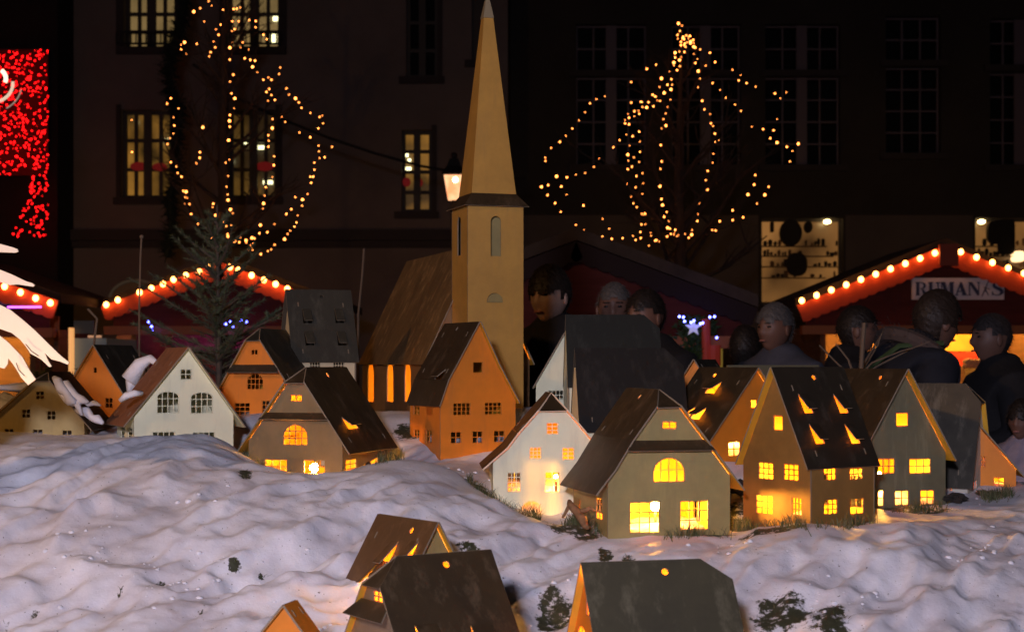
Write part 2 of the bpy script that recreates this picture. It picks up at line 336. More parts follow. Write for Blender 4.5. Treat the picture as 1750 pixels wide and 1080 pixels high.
# ------------------------------------------------------------ the board houses
def house(name, label, o, th, L, Rr, D, zb, wall, roof, wins=(), lw=(), rw=(), rwl=(), dl=(), dr=(), hood=None, hipf=0, hipb=0,
          lamp=0, lamp_at=None, oe=.03, of=.014, ob=.01, inner=None, group='board model houses set out on the snow', hole=None, backwins=True, edge=None, gap=.0018, tilt=0):
    """L: left outline from eave up to the top, Rr: right outline from top down to eave, in metres (u along facade, z world).
    o is the ground point under u=0."""
    a = Vector((math.cos(R(th)), math.sin(R(th)), 0)); d = Vector((-a.y, a.x, 0)); O = Vector((o[0], o[1], 0))
    inner = inner or GOLDIN; edge = edge or EDGE
    root = thing(name, Vector((o[0], o[1], zb)) + a*(L[0][0]+Rr[-1][0])/2, label, 'model house', group)
    uL, uR = L[0][0], Rr[-1][0]
    same = abs(L[-1][0] - Rr[0][0]) < 1e-6
    prof = [(uL, zb)] + list(L) + (list(Rr[1:]) if same else list(Rr)) + [(uR, zb)]
    prof = prof[::-1]      # counter-clockwise seen from outside
    bm = newbm()
    def conv(win, Ox, ex):
        x0, y0 = p2p(win[0], win[3], Ox, ex, UP); x1, y1 = p2p(win[2], win[1], Ox, ex, UP)
        return (min(x0, x1), min(y0, y1), max(x0, x1), max(y0, y1))
    todo = []
    def wall_panel(Ox, ex, outline, ws, local=False):
        holes = []
        for wv in ws:
            q = wv[:4] if local else conv(wv, Ox, ex)
            arch = wv[6] if len(wv) > 6 else 0
            ol = win_outline(*q, arch); holes.append(ol)
            todo.append((Ox.copy(), ex.copy(), ol, wv[4], wv[5]))
        panel(bm, Ox, ex, UP, outline, holes, .004)
    wall_panel(O, a, prof, wins)
    # back gable with a plain pair of windows so light can leak out
    W = uR - uL; zE = min(L[0][1], Rr[-1][1]); Hh = zE - zb
    OB = O + d*D
    bw = []
    if backwins:
        for f in (.25, .75): bw.append((-(uL + W*f) - .022, zb + Hh*.35, -(uL + W*f) + .022, zb + Hh*.8, 2, 2))
    wall_panel(OB, -a, [(-p[0], p[1]) for p in prof][::-1], bw, True)
    wall_panel(O + a*uR, d, [(.0045, zb), (D - .0045, zb), (D - .0045, Rr[-1][1]), (.0045, Rr[-1][1])], rwl or rw, bool(rwl))
    todo_n = len(todo)
    wall_panel(O + a*uL, -d, [(-D + .0045, zb), (-.0045, zb), (-.0045, L[0][1]), (-D + .0045, L[0][1])], lw)
    wo = new_obj('wall', bm, [wall, inner, edge], root)
    for (Ox, ex, ol, nx, ny) in todo: window_part(Ox, ex, UP, ol, nx, ny, .0022, wall, root)
    # ridge
    tl, tr = L[-1], Rr[0]
    if same: ridge = tl
    else:
        l0, r1 = L[-2], Rr[1]
        sl = (tl[1]-l0[1]) / (tl[0]-l0[0]); sr = (r1[1]-tr[1]) / (r1[0]-tr[0])
        u = (tr[1] - tl[1] + sl*tl[0] - sr*tr[0]) / (sl - sr); ridge = (u, tl[1] + sl*(u - tl[0]))
    rb_ = newbm(); flaps = []
    for side in (0, 1):
        pl = [ridge] + (list(Rr[(1 if same else 0):]) if side else list(L[::-1][(1 if same else 0):]))
        e0, e1 = Vector(pl[-2]), Vector(pl[-1]); pl[-1] = tuple(e1 + (e1 - e0).normalized()*oe)
        sgn = 1 if side else -1; ex = d*sgn
        segs = list(zip(pl, pl[1:]))
        if not same and len(segs) > 1 :
            # ridge-to-clip piece and the first rafter lie in one plane: keep them as one board
            p0, p1, p2 = segs[0][0], segs[0][1], segs[1][1]
            segs = [(p0, p2)] + segs[2:]; clipd = (Vector(p1) - Vector(p0)).length
        else: clipd = 0
        for k, (q0, q1) in enumerate(segs):
            v = Vector(q0) - Vector(q1); ln = v.length; v.normalize()
            ey = a*v.x + UP*v.y; n = ex.cross(ey).normalized()
            OO = O + a*q1[0] + UP*q1[1] + n*(gap + .004)
            y1 = ln + (.004 if k == 0 else 0)
            if k == 0 and clipd:
                fr = [(hipf, y1), (-of, y1 - clipd)] if hipf else [(-of, y1)]
                bk = [(D + ob, y1 - clipd), (D - hipb, y1)] if hipb else [(D + ob, y1)]
            elif k == 0:
                fr = [(-of, y1)]; bk = [(D + ob, y1)]
            else: fr = [(-of, y1)]; bk = [(D + ob, y1)]
            ol = fr[::-1][::-1] + [(-of, 0), (D + ob, 0)] + bk      # ccw in (s,y) seen with x=s
            ol = [(p[0]*sgn, p[1]) for p in ol]
            if sgn < 0: ol = ol[::-1]
            holes = []
            for (px, py, ww, hh, ang) in ((dr if side else dl) if k == 0 else ()):
                cx_, cy_ = p2p(px, py, OO, ex, ey)
                holes.append([(cx_-ww/2, cy_-hh/2), (cx_+ww/2, cy_-hh/2), (cx_+ww/2, cy_+hh/2), (cx_-ww/2, cy_+hh/2)])
                flaps.append((OO.copy(), ex.copy(), ey.copy(), n.copy(), cx_, cy_+hh/2, ww, hh, ang))
            if k == 0 and hole and hole[0] == side:
                cx_, cy_ = p2p(hole[1], hole[2], OO, ex, ey)
                holes.append([(cx_ + .0075*math.cos(q), cy_ + .0075*math.sin(q)) for q in [2*math.pi*j/10 for j in range(10)]])
            panel(rb_, OO, ex, ey, ol, holes, .004)
            # pale clips that pin the roof on
            if k == 0:
                for fx in (.12, .88):
                    for fy in (.15, .8):
                        cxx = D*fx*sgn; cyy = ln*fy
                        if clipd and fy > .5: continue
                        panel(rb_, OO + n*.0012, ex, ey, [(cxx-.0015, cyy-.008), (cxx+.0015, cyy-.008), (cxx+.0015, cyy+.008), (cxx-.0015, cyy+.008)], (), .001, (3, 3, 3))
    for hp, s0, onoff in ((hipf, -of, hipf), (hipb, D + ob, hipb)):
        if onoff and not same:
            s1 = hipf if s0 < 0 else D - hipb
            p0 = O + a*tl[0] + UP*(tl[1] + .002) + d*s0; p1 = O + a*tr[0] + UP*(tr[1] + .002) + d*s0; p2 = O + a*ridge[0] + UP*(ridge[1]+.004) + d*s1
            exx = (p1 - p0); wd = exx.length; exx = exx.normalized() if s0 < 0 else -exx.normalized()
            eyy = (p2 - (p0+p1)/2); hh = eyy.length; eyy.normalize(); mid = (p0+p1)/2
            panel(rb_, mid + exx.cross(eyy)*.001, exx, eyy, [(-wd/2, 0), (wd/2, 0), (0, hh)], (), .003)
    ro = new_obj('roof', rb_, [roof, inner, edge, EDGE], root)
    for (OO, ex, ey, n, cx_, yt, ww, hh, ang) in flaps:
        fb = newbm(); dn = (-ey*math.cos(R(ang)) + n*math.sin(R(ang)))
        H = OO + ex*cx_ + ey*yt + n*.001
        panel(fb, H, ex, -dn, [(-ww/2+.001, -hh+.002), (ww/2-.001, -hh+.002), (ww/2-.001, 0), (-ww/2+.001, 0)], (), .003)
        new_obj('roof_flap', fb, [roof, inner, edge], ro)
    if hood:
        zt, z2, pr = hood      # top z, bottom z, projection
        def span(z):
            def cross(pl):
                for (p, q) in zip(pl, pl[1:]):
                    if (p[1]-z)*(q[1]-z) <= 0 and abs(p[1]-q[1]) > 1e-9: return p[0] + (q[0]-p[0])*(z-p[1])/(q[1]-p[1])
                return pl[0][0]
            return cross(L), cross(Rr)
        l1, r1_ = span(zt); l2, r2_ = span(z2)
        hb = newbm(); eyy = (UP*(zt-z2) + d*pr); hh = eyy.length; eyy.normalize()
        panel(hb, O + UP*z2 - d*(pr+.003), a, eyy, [(l2-.006, 0), (r2_+.006, 0), (r1_+.004, hh), (l1-.004, hh)], (), .003)
        new_obj('hood', hb, [roof, inner, edge], root)
    if lamp:
        c = lamp_at if lamp_at is not None else (uL + W*.5, D*.5, zb + Hh*.35 + .05)
        pos = O + a*c[0] + d*c[1] + UP*c[2]; pos.z = max(pos.z, hz(pos.x, pos.y) + .045)
        bb = newbm(); ball(bb, pos, .013*math.sqrt(lamp), 2); tube(bb, [pos - UP*.012, pos - UP*.05], .004, 6, 1)
        new_obj('bulb', bb, [BULB, EDGE], root)
    return root

def H1(name, label, ref, th, L, Rr, base, D, **k):
    """house traced on its facade plane: ref=(px,Y) fixes the plane, pixels become metres on it"""
    a = Vector((math.cos(R(th)), math.sin(R(th)), 0)); d = Vector((-a.y, a.x, 0)); O = Vector((pxl(ref[0], ref[1]), ref[1], 0))
    f = lambda q: p2p(q[0], q[1], O, a, UP)
    Lm = [f(q) for q in L]; Rm = [f(q) for q in Rr]
    zb = f((ref[0], base))[1] - .03
    if 'hood' in k and k['hood']: h = k['hood']; k['hood'] = (f((h[3], h[0]))[1], f((h[3], h[1]))[1], h[2])
    if 'lamp_at' in k and k['lamp_at'] and k['lamp_at'][0] == 'px':
        q = k['lamp_at']; dd = q[3]; OO = O + d*dd; u, z = p2p(q[1], q[2], OO, a, UP); k['lamp_at'] = (u, dd, z)
    return house(name, label, (O.x, O.y), th, Lm, Rm, D, zb, k.pop('wall'), k.pop('roof'), **k)
def H2(name, label, corner, side, th, W, eave, ridge, D, hb, clip=0, **k):
    """house placed by the corner between facade and the long wall"""
    a = Vector((math.cos(R(th)), math.sin(R(th)), 0)); d = Vector((-a.y, a.x, 0)); C = Vector((pxl(*corner), corner[1], 0))
    O = C - a*W if side == 'R' else C
    zE = pz(eave, corner[1]); rp = O + a*W/2 + d*(D/2); zR = pz(ridge, rp.y)
    if clip:
        zc = zR - clip*(zR - zE); f = (zc - zE)/(zR - zE)
        L = [(0, zE), (W/2*f, zc)]; Rr = [(W - W/2*f, zc), (W, zE)]
    else: L = [(0, zE), (W/2, zR)]; Rr = [(W/2, zR), (W, zE)]
    if 'hood' in k and k['hood']: h = k['hood']; k['hood'] = (zE + (zR-zE)*h[0], zE + (zR-zE)*h[1], h[2])
    return house(name, label, (O.x, O.y), th, L, Rr, D, zE - hb, k.pop('wall'), k.pop('roof'), **k)

N_ = 'model_house'
DARKIN = mat('dark_inner_board', (.05, .04, .025), .7)
# front left lit house with clipped gable
H1(N_, 'hooded olive model house left of the church, bulb glaring in its lower right window', (585, 4.5), -17,
   [(425, 753), (490.7, 656)], [(523, 656), (585, 754)], 824, .34, wall=mat('bronze_olive_board', (.29, .20, .09), .5, .25, .3, 9, .45, 4, scuff=.62), roof=ROOF, hipf=.06,
   wins=[(496, 674.5, 516.4, 686, 2, 1), (483.7, 725, 525.9, 760.3, 4, 3, .9), (452.7, 785, 491, 822, 3, 3), (518.5, 786, 555.8, 821, 3, 3)],
   rw=[(591, 783, 609, 803, 2, 2), (646, 779, 661, 790, 2, 2)], dr=[(598, 722, .07, .04, 22)], hood=(705, 716, .02, 500), lamp=1.0,
   lamp_at=('px', 537, 812, .05), oe=.045, of=.018, hole=(1, 560, 641))
# left back olive house
H1(N_, 'olive hipped model house at the far left edge with torn snowy roof', (144, 4.95), 1,
   [(-8, 712), (59, 653)], [(85.5, 653), (144, 722)], 760, .3, wall=GOLD, roof=ROOFD, hipf=.05,
   wins=[(60.8, 668, 76, 683, 2, 2), (36.8, 699, 52.4, 714.5, 2, 2), (79.8, 701.6, 95.7, 717.5, 2, 2), (7.6, 732, 23.5, 745, 2, 2), (55.8, 733, 73.3, 751, 2, 2), (106, 734.6, 123.4, 752, 2, 2)],
   rw=[(149, 733, 156, 751, 1, 2), (163, 733, 170, 751, 1, 2), (173, 733, 180, 751, 1, 2)], oe=.035)
# amber gable behind
H1(N_, 'amber gabled model house behind the far left olive one, snow lump on its dark roof', (161, 5.5), -10,
   [(112, 674), (161.4, 592)], [(161.4, 592), (212.7, 676)], 750, .30, wall=ORANGE, roof=ROOFD,
   wins=[(159.5, 627.5, 166, 638, 1, 1), (179.6, 679.5, 193, 697.4, 2, 2)], oe=.03)
# white gable
H1(N_, 'white gabled model house with two arched windows and rusty roof at the left', (229, 4.78), 25,
   [(229, 708), (320, 597)], [(320, 597), (398.8, 708)], 764, .25, wall=WHITEB, roof=RUST, inner=WHITEB,
   wins=[(308, 630.5, 327.4, 649, 2, 2), (268, 668.5, 306, 706.5, 4, 3, .45), (325.5, 669.7, 363.8, 707, 4, 3, .45), (260.5, 737, 299, 755, 4, 2), (329, 737.6, 367, 757, 4, 2)],
   lw=[(206, 729, 213, 750, 1, 3), (218, 731, 226, 750, 1, 3)], oe=.05, of=.02)
# amber hipped
H1(N_, 'amber hipped model house with drooping hood between white gabled house and slate four-hatch one', (484, 5.4), -12,
   [(378, 664.7), (422, 584)], [(445, 583), (484, 645)], 725, .3, wall=ORANGE, roof=ROOFD, hipf=.06,
   wins=[(429, 597, 441, 606.6, 2, 1), (422, 638, 450, 665.7, 4, 3, .9), (401, 688, 427.4, 710, 3, 3), (447.4, 684, 468, 707, 3, 3)],
   hood=(623, 636, .03, 430), oe=.03)
# slate roof four hatches at the back
H2(N_, 'tall cream model house with slate grey roof and four open hatches, behind all left houses', (506, 5.65), 'R', -69, .21, 614.7, 498, .215, .25,
   wall=mat('cream_board', (.72, .60, .36), .6, .05, .2, 8), roof=mat('slate_board', (.040, .036, .023), .6, 0, .3, 9, .06, 40, scuff=1.8),
   dr=[(525, 540, .032, .055, 16), (580, 540, .032, .055, 16), (529, 578, .032, .055, 16), (584, 578, .032, .055, 16)],
   rw=[(529, 617, 547.7, 632, 4, 2), (569, 617, 588, 632, 4, 2)], wins=[(489, 612, 494, 634, 2, 2), (498, 614, 503, 634, 2, 2)], oe=.012, hole=(1, 550, 507), inner=DARKIN)
# amber gable in front of church
H1(N_, 'tall unlit amber gabled model house right in front of the church tower', (752.7, 4.98), 24,
   [(752.7, 689.5), (766, 650), (818, 553)], [(818, 553), (850, 625), (881, 684)], 815, .27, wall=ORANGE, roof=ROOF, 
   wins=[(808, 618, 825, 637.5, 1, 1), (774, 688, 804, 710, 4, 3), (828, 687, 857, 709, 4, 3), (770, 737, 788.6, 758, 2, 2), (807, 736, 825, 757.5, 2, 2), (843.6, 735, 862.5, 756, 2, 2)],
   lw=[(707, 687.5, 716.5, 708.6, 2, 3), (729, 688, 739, 709, 2, 3), (707, 734, 716.5, 756, 2, 2), (728, 735, 737.6, 756, 2, 2)],
   dl=[(752, 640, .055, .04, 24)], oe=.012, hole=(0, 781, 562))
# white hipped in front
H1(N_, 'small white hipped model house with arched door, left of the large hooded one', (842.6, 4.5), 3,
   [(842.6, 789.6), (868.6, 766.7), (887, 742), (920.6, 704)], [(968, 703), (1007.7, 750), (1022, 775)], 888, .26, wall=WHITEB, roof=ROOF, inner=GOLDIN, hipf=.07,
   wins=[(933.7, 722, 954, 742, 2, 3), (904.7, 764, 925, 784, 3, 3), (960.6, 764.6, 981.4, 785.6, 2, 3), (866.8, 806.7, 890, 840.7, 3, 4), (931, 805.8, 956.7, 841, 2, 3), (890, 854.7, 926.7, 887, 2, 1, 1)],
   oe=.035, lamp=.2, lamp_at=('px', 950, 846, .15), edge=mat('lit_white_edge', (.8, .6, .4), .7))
# large olive hooded one
H1(N_, 'largest olive model house with hooded clipped gable and fan window in the middle foreground', (1039, 4.05), 13,
   [(1039, 820), (1050.5, 805), (1081, 754.5), (1120.8, 698)], [(1160.5, 697), (1203, 753), (1247.6, 812.5)], 920, .33, wall=GOLD, roof=ROOF, hipf=.065,
   wins=[(1131.5, 720, 1157, 733, 2, 1), (1116, 781, 1171, 824, 4, 2, .95), (1076, 857, 1127.5, 911, 3, 3), (1162, 854.7, 1211, 905.8, 3, 3)],
   lw=[(980, 851, 991.5, 875, 2, 2), (1018, 851, 1029, 886, 2, 3)], rwl=[(.07, .975, .15, 1.045, 2, 2), (.21, .975, .27, 1.045, 2, 2)], hood=(752, 769, .022, 1140), lamp=1.0, lamp_at=('px', 1120, 890, .20), oe=.05, of=.016, hole=(0, 1093, 678))
# amber gable right behind
H1(N_, 'amber gabled model house with three glowing roof hatches behind the largest hooded one', (1213, 4.75), 27,
   [(1213, 751), (1292, 631.4)], [(1292, 631.4), (1372, 757)], 862, .30, wall=ORANGE, roof=ROOF,
   wins=[(1283, 683, 1294, 697, 1, 1), (1244.4, 755, 1265.5, 779, 2, 2), (1256.7, 817, 1267, 832, 2, 2)],
   dl=[(1219, 662, .05, .045, 25), (1174, 705, .05, .045, 25), (1193, 706, .05, .045, 25)], lamp=.9, oe=.012, hole=(0, 1221, 641), ob=.0)
H1(N_, 'far small house tip with dark roof peeping over amber house with three hatches', (1187, 5.6), -20,
   [(1160, 660), (1187, 617)], [(1187, 617), (1214, 660)], 700, .30, wall=ORANGE, roof=ROOFD, oe=.01)
H2(N_, 'olive roof ridge peeping out between the amber three-hatch house and black four-hatch house', (1262, 5.35), 'R', -86, .24, 745, 627, .29, .2, wall=GOLD, roof=mat('olive_roof', (.11, .10, .055), .6, 0, .3, 9), oe=.02)
# four hatch house
H2(N_, 'black roofed model house with four glowing hatches, standing corner-on right of centre', (1384.8, 4.1), 'R', -55, .245, 794.5, 631, .235, .19,
   wall=mat('brown_gold_board', (.33, .175, .045), .5, .25, .35, 9, .45, 4), roof=mat('black_roof_board', (.030, .022, .013), .5, .05, .4, 8, .06, 40, scuff=1.9),
   wins=[(1321, 710.5, 1337.8, 735, 1, 1), (1296, 791, 1321.6, 818, 3, 3), (1338.7, 793.5, 1364.7, 820, 3, 3), (1292, 847, 1320.6, 877, 3, 3), (1353, 850.6, 1370, 879.4, 3, 3)],
   rw=[(1407.5, 799, 1429.5, 821.4, 3, 2), (1452, 799, 1474.6, 820.4, 3, 2), (1408, 852, 1431.8, 879.7, 3, 3), (1452.8, 850, 1476.5, 879.4, 2, 2)],
   dr=[(1377, 689, .032, .056, 20), (1437, 689, .032, .056, 20), (1396, 741, .032, .056, 20), (1457, 741, .032, .056, 20)], lamp=.8, oe=.014, of=.02, hole=(1, 1391, 645))
# olive gable right
H1(N_, 'olive gabled model house with glowing right eave, right of the black four-hatch one', (1487, 4.5), 20,
   [(1487, 741), (1543.6, 634)], [(1543.6, 634), (1616, 773)], 872, .30, wall=mat('olive_board', (.19, .175, .10), .55, .2, .3, 9, .06, 30, scuff=1.5), roof=ROOF,
   wins=[(1531, 705, 1553, 728.7, 1, 1), (1500, 783, 1529.7, 809.7, 3, 2), (1554, 783, 1591, 809.4, 3, 2), (1500, 837, 1511, 865, 1, 2), (1529, 837.6, 1553.6, 864, 2, 2), (1572.8, 836.6, 1597, 862.6, 2, 2)],
   lamp=.6, oe=.028, of=.026, hole=(0, 1504, 645))
# cut corner roof
H2(N_, 'pale walled model house with scuffed grey roof, right of the olive gabled house', (1656, 4.75), 'L', 58, .20, 819, 658, .26, .14, clip=.2,
   wall=mat('pale_grey_board', (.60, .56, .46), .65, 0, .2, 10), roof=mat('scuffed_roof', (.055, .048, .034), .5, .1, .5, 10, .06, 40, scuff=2.6), hipf=.04,
   wins=[(1661, 755, 1667, 792, 2, 3, .8), (1663, 820, 1670, 850, 2, 2)], lw=[(1622, 822, 1628, 846, 1, 4)], lamp=.6, oe=.03)
H1(N_, 'low amber gabled model house at the far right end of the village', (1675, 4.85), -6,
   [(1605, 802), (1670, 726)], [(1670, 726), (1736.5, 803)], 850, .30, wall=ORANGE, roof=ROOFD,
   wins=[(1673, 779, 1685, 798, 2, 2), (1697.6, 815.6, 1717, 831, 2, 2)], lamp=.5, oe=.03, of=.016)
# front
H1(N_, 'brown roofed gabled model house with slit hatches directly behind front left hipped one', (743, 3.62), 36,
   [(669, 1050), (743, 896)], [(743, 896), (822, 1056)], 1190, .23, wall=GOLD, roof=mat('russet_roof_board', (.14, .07, .025), .5, .1, .35, 8, .05, 40, scuff=1.6),
   dl=[(664, 948, .03, .07, 18), (698, 948, .03, .07, 18), (648, 975, .03, .05, 14)], lamp=.16, oe=.02, of=.016, hole=(0, 703, 906))
H2(N_, 'brown hipped model house with hood at bottom of photo, nearest of the left pair', (694, 3.1), 'R', -58, .25, 1128, 951, .255, .2, clip=.30,
   wall=mat('bronze_board', (.30, .19, .10), .45, .3, .3, 9, .45, 4), roof=ROOF, hipf=.045,
   wins=[(637.4, 1011, 653.5, 1027, 2, 2)], dr=[(735, 1090, .05, .06, 16), (830, 1090, .05, .06, 10)], hood=(.55, .38, .03), lamp=.8, oe=.02, of=.012, hole=(1, 763, 964))
H1(N_, 'amber lit gable tip barely entering the photo at its bottom edge', (486, 3.1), -14,
   [(446, 1088), (486.6, 1038)], [(486.6, 1038), (524, 1090)], 1160, .05, wall=ORANGE, roof=ORANGE, oe=.02, of=.01)  # roof takes the amber board too, warm light put into its colour
H2(N_, 'olive roofed model house with one hole in its roof, bottom centre right', (1033, 3.15), 'R', -76, .23, 1138, 962, .29, .2, clip=.22,
   wall=ORANGE, roof=mat('olive_roof_front', (.062, .055, .030), .55, .1, .35, 8, .05, 40, scuff=1.9), hipb=.05,
   wins=[(1002, 1016.6, 1010.4, 1051, 2, 2), (987, 1072, 1001, 1100, 2, 2, .9)], lamp=.8, oe=.02, hole=(1, 1136.6, 976.5))
# middle back
H1(N_, 'white gabled model house half hidden right of the church tower', (970, 5.45), -3,
   [(916, 658), (969, 566)], [(969, 566), (1022, 658)], 735, .22, wall=WHITEB, roof=ROOFD, inner=WHITEB,
   wins=[(964, 615, 968, 628, 1, 1), (937, 666.5, 963, 684, 4, 2)], oe=.015)
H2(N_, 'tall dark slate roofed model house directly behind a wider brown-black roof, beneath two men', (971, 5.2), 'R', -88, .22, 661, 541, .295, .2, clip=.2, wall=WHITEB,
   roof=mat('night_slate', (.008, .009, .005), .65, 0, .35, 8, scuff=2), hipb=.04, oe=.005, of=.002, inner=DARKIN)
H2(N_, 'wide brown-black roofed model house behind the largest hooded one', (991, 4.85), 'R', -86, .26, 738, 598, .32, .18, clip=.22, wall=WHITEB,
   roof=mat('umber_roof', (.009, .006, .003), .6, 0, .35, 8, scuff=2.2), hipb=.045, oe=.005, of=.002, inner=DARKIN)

# ------------------------------------------------------------ church
th = 18; a = Vector((math.cos(R(th)), math.sin(R(th)), 0)); d = Vector((-a.y, a.x, 0)); Y0 = 5.5
O = Vector((pxl(799.5, Y0), Y0, 0)); TW = p2p(894.5, 350, O, a, UP)[0]
CHG = mat('church_gold_board', (.62, .34, .07), .5, .25, .28, 7, .05, 30, scuff=0.7)
ch = thing('model_church', O + a*TW/2 + UP*1.15, 'gold board model church with tall pointed steeple and dark nave roof', 'model church')
zt = p2p(800, 348, O, a, UP)[1]; zb = .95
bm = newbm(); todo = []
def wp(Ox, ex, x0, x1, z0, z1, ws, th_=.004):
    hs = []
    for q in ws:
        ol = win_outline(*q[:4], q[4]); hs.append(ol)
    panel(bm, Ox, ex, UP, [(x0, z0), (x1, z0), (x1, z1), (x0, z1)], hs, th_)
def cv(Ox, ex, x0, y0, x1, y1):
    p = p2p(x0, y1, Ox, ex, UP); q = p2p(x1, y0, Ox, ex, UP); return (min(p[0], q[0]), p[1], max(p[0], q[0]), q[1])
fw = cv(O, a, 838.7, 369.6, 856, 437.5); lwn = cv(O, -d, 781.7, 369.6, 787.5, 437.5)
hm = cv(O, a, 832, 501, 859, 517)
wp(O, a, 0, TW, zb, zt, [(*fw, 1), (*hm, 1)])
wp(O, -d, -TW + .0045, -.0045, zb, zt, [(*lwn, 1)])
wp(O + a*TW, d, .0045, TW - .0045, zb, zt, [(lwn[0] + TW, lwn[1], lwn[2] + TW, lwn[3], 1)])
wp(O + d*TW, -a, -TW, 0, zb, zt, [])
tower = new_obj('tower', bm, [CHG, mat('tower_inner', (.22, .18, .10), .8), EDGE], ch)
bm = newbm(); q = win_outline(*hm, 1); q = [(p[0], p[1]) for p in q]
e = (UP*math.cos(.25) - d*math.sin(.25)); panel(bm, O + UP*hm[1] - d*.001, a, e, [(p[0], p[1] - hm[1]) for p in inset(q, .001)], (), .003); new_obj('hatch', bm, [GOLD, GOLDIN, EDGE], tower)
# tower windows: inner slat seen through the opening
bm = newbm(); panel(bm, O + d*.03, a, UP, [(fw[0]+.008, fw[1]-.02), (fw[2]+.02, fw[1]-.02), (fw[2]+.02, fw[3]+.01), (fw[0]+.008, fw[3]+.01)], (), .003); new_obj('inner_board', bm, [GOLD, GOLD, EDGE], tower)
# skirt + spire
C = O + a*TW/2 + d*TW/2
zs = p2p(840, 331, O + d*.02, a, UP)[1]; zk = zt - .006; ztop = pz(-2, Y0 + .1)
def frust(bm, h0, z0, h1, z1, th_):
    for k in range(4):
        ang = k*math.pi/2; ex = a*math.cos(ang) + d*math.sin(ang); nn = ex.cross(UP)
        A0 = C + nn*h0 + UP*z0; A1 = C + nn*h1 + UP*z1; ey = A1 - A0; ln = ey.length; ey.normalize()
        panel(bm, A0, ex, ey, [(-h0, 0), (h0, 0), (h1, ln), (-h1, ln)], (), th_)
hs_ = TW/2*.80
bm = newbm(); frust(bm, TW/2 + .016, zk, hs_ - .002, zs + .003, .003); new_obj('skirt_roof', bm, [ROOF, ROOF, EDGE], ch)
zc = pz(26, Y0 + .1); hc = hs_*(1 - (zc - zs)/(ztop + .10 - zs))
bm = newbm(); frust(bm, hs_, zs, hc, zc, .003); sp = new_obj('spire', bm, [CHG, GOLDIN, EDGE], ch)
bm = newbm(); frust(bm, hc + .003, zc - .008, .007, ztop, .002); ball(bm, C + UP*(ztop + .004), .009); new_obj('spire_cap', bm, [mat('dull_brass', (.40, .33, .2), .4, .4), GOLD, EDGE], sp)
# nave behind the tower
ON = O + d*TW; f = lambda x, y: p2p(x, y, ON, a, UP)
nl = f(721, 614.6); nr = f(914, 617); ap = f(819, 421)
ap = ((nl[0]+nr[0])/2, ap[1]); ez = (nl[1] + nr[1])/2; uL = nl[0] + .015; uR = nr[0] - .02
ND = 1.0
bm = newbm()
panel(bm, ON + d*.001, a, UP, [(uL, zb), (uR, zb), (uR, ez), ap, (uL, ez)], (), .004)
panel(bm, ON + d*ND, -a, UP, [(-uR, zb), (-uL, zb), (-uL, ez), (-ap[0], ap[1]), (-uR, ez)], (), .004)
OL = ON + a*uL; hs = []
for q in ((628.5, 617.5, 638.7, 686), (661, 617, 672, 686), (691, 617, 701.7, 686)):
    c_ = cv(OL, -d, *q); hs.append(win_outline(c_[0], c_[1], c_[2], min(c_[3], ez - .006), 1))
panel(bm, OL, -d, UP, [(-ND + .005, zb), (-.001, zb), (-.001, ez), (-ND + .005, ez)], hs, .004)
panel(bm, ON + a*uR, d, UP, [(.001, zb), (ND - .005, zb), (ND - .005, ez), (.001, ez)], [[(-p[0], p[1]) for p in h][::-1] for h in hs], .004)
new_obj('nave_wall', bm, [mat('brown_nave_board', (.30, .16, .06), .5, .2, .3, 9), GOLDIN, EDGE], ch)
bm = newbm()
for sgn in (1, -1):
    e1 = Vector((uR, ez)) if sgn > 0 else Vector((uL, ez)); v = (Vector(ap) - e1); ln = v.length; v.normalize(); e1 = e1 - v*.02; ln += .02
    ex = d*sgn; ey = a*v.x + UP*v.y; n = ex.cross(ey).normalized(); OO = ON + a*e1.x + UP*e1.y + n*.008
    s0, s1 = -.014, ND + .01
    ol = [(s0, 0), (s1, 0), (s1, ln + .004), (s0, ln + .004)]; ol = [(p[0]*sgn, p[1]) for p in ol]
    if sgn < 0: ol = ol[::-1]
    panel(bm, OO, ex, ey, ol, (), .004)
new_obj('nave_roof', bm, [mat('church_roof_board', (.21, .125, .045), .62, .15, .5, 6, .06, 30, stretch=(1, 1, .4), scuff=2.4), GOLDIN, EDGE], ch)
for sfrac in (.35, .75):
    pos = ON + a*(uL + .16) + d*ND*sfrac + UP*1.30
    bm = newbm(); ball(bm, pos, .0075, 2); tube(bm, [pos + UP*.008, pos - UP*.1], .006, 6, 1); new_obj('bulb', bm, [BULB, EDGE], ch)

# ------------------------------------------------------------ things lying among the houses
SEGX = [(960, 965, 975, 895), (985, 905, 1040, 925)]
def blade_bm(bm, x, y, z, h, lean, wd, mi):
    a0 = random.uniform(0, 2*math.pi); ux, uy = math.cos(a0)*wd, math.sin(a0)*wd
    lx, ly = random.gauss(0, lean), random.gauss(0, lean)
    p = [(x-ux, y-uy, z-.006), (x+ux, y+uy, z-.006), (x+ux*.7+lx*.4, y+uy*.7+ly*.4, z+h*.6), (x-ux*.7+lx*.4, y-uy*.7+ly*.4, z+h*.6), (x+lx, y+ly, z+h)]
    v = [bm.verts.new(q) for q in p]
    bm.faces.new([v[0], v[1], v[2], v[3]]).material_index = mi; bm.faces.new([v[3], v[2], v[4]]).material_index = mi
GR = [mat('grass_green', (.06, .085, .025), .7), mat('grass_dry', (.14, .12, .055), .7)]
bm = newbm(); xs, ys = [], []
for (x, y, ra, rb) in BSPOT:
    for k in range(int(8 + 42000*ra*rb)):
        ang = random.uniform(0, 2*math.pi); r = math.sqrt(random.random())*1.0
        xs.append(x + ra*r*math.cos(ang)); ys.append(y + rb*2.0*r*math.sin(ang))
zz = height(np.array(xs), np.array(ys))
for x, y, z in zip(xs, ys, zz): blade_bm(bm, x, y, z - .012, random.uniform(.005, .021), .014, .0011, random.random() < .35)
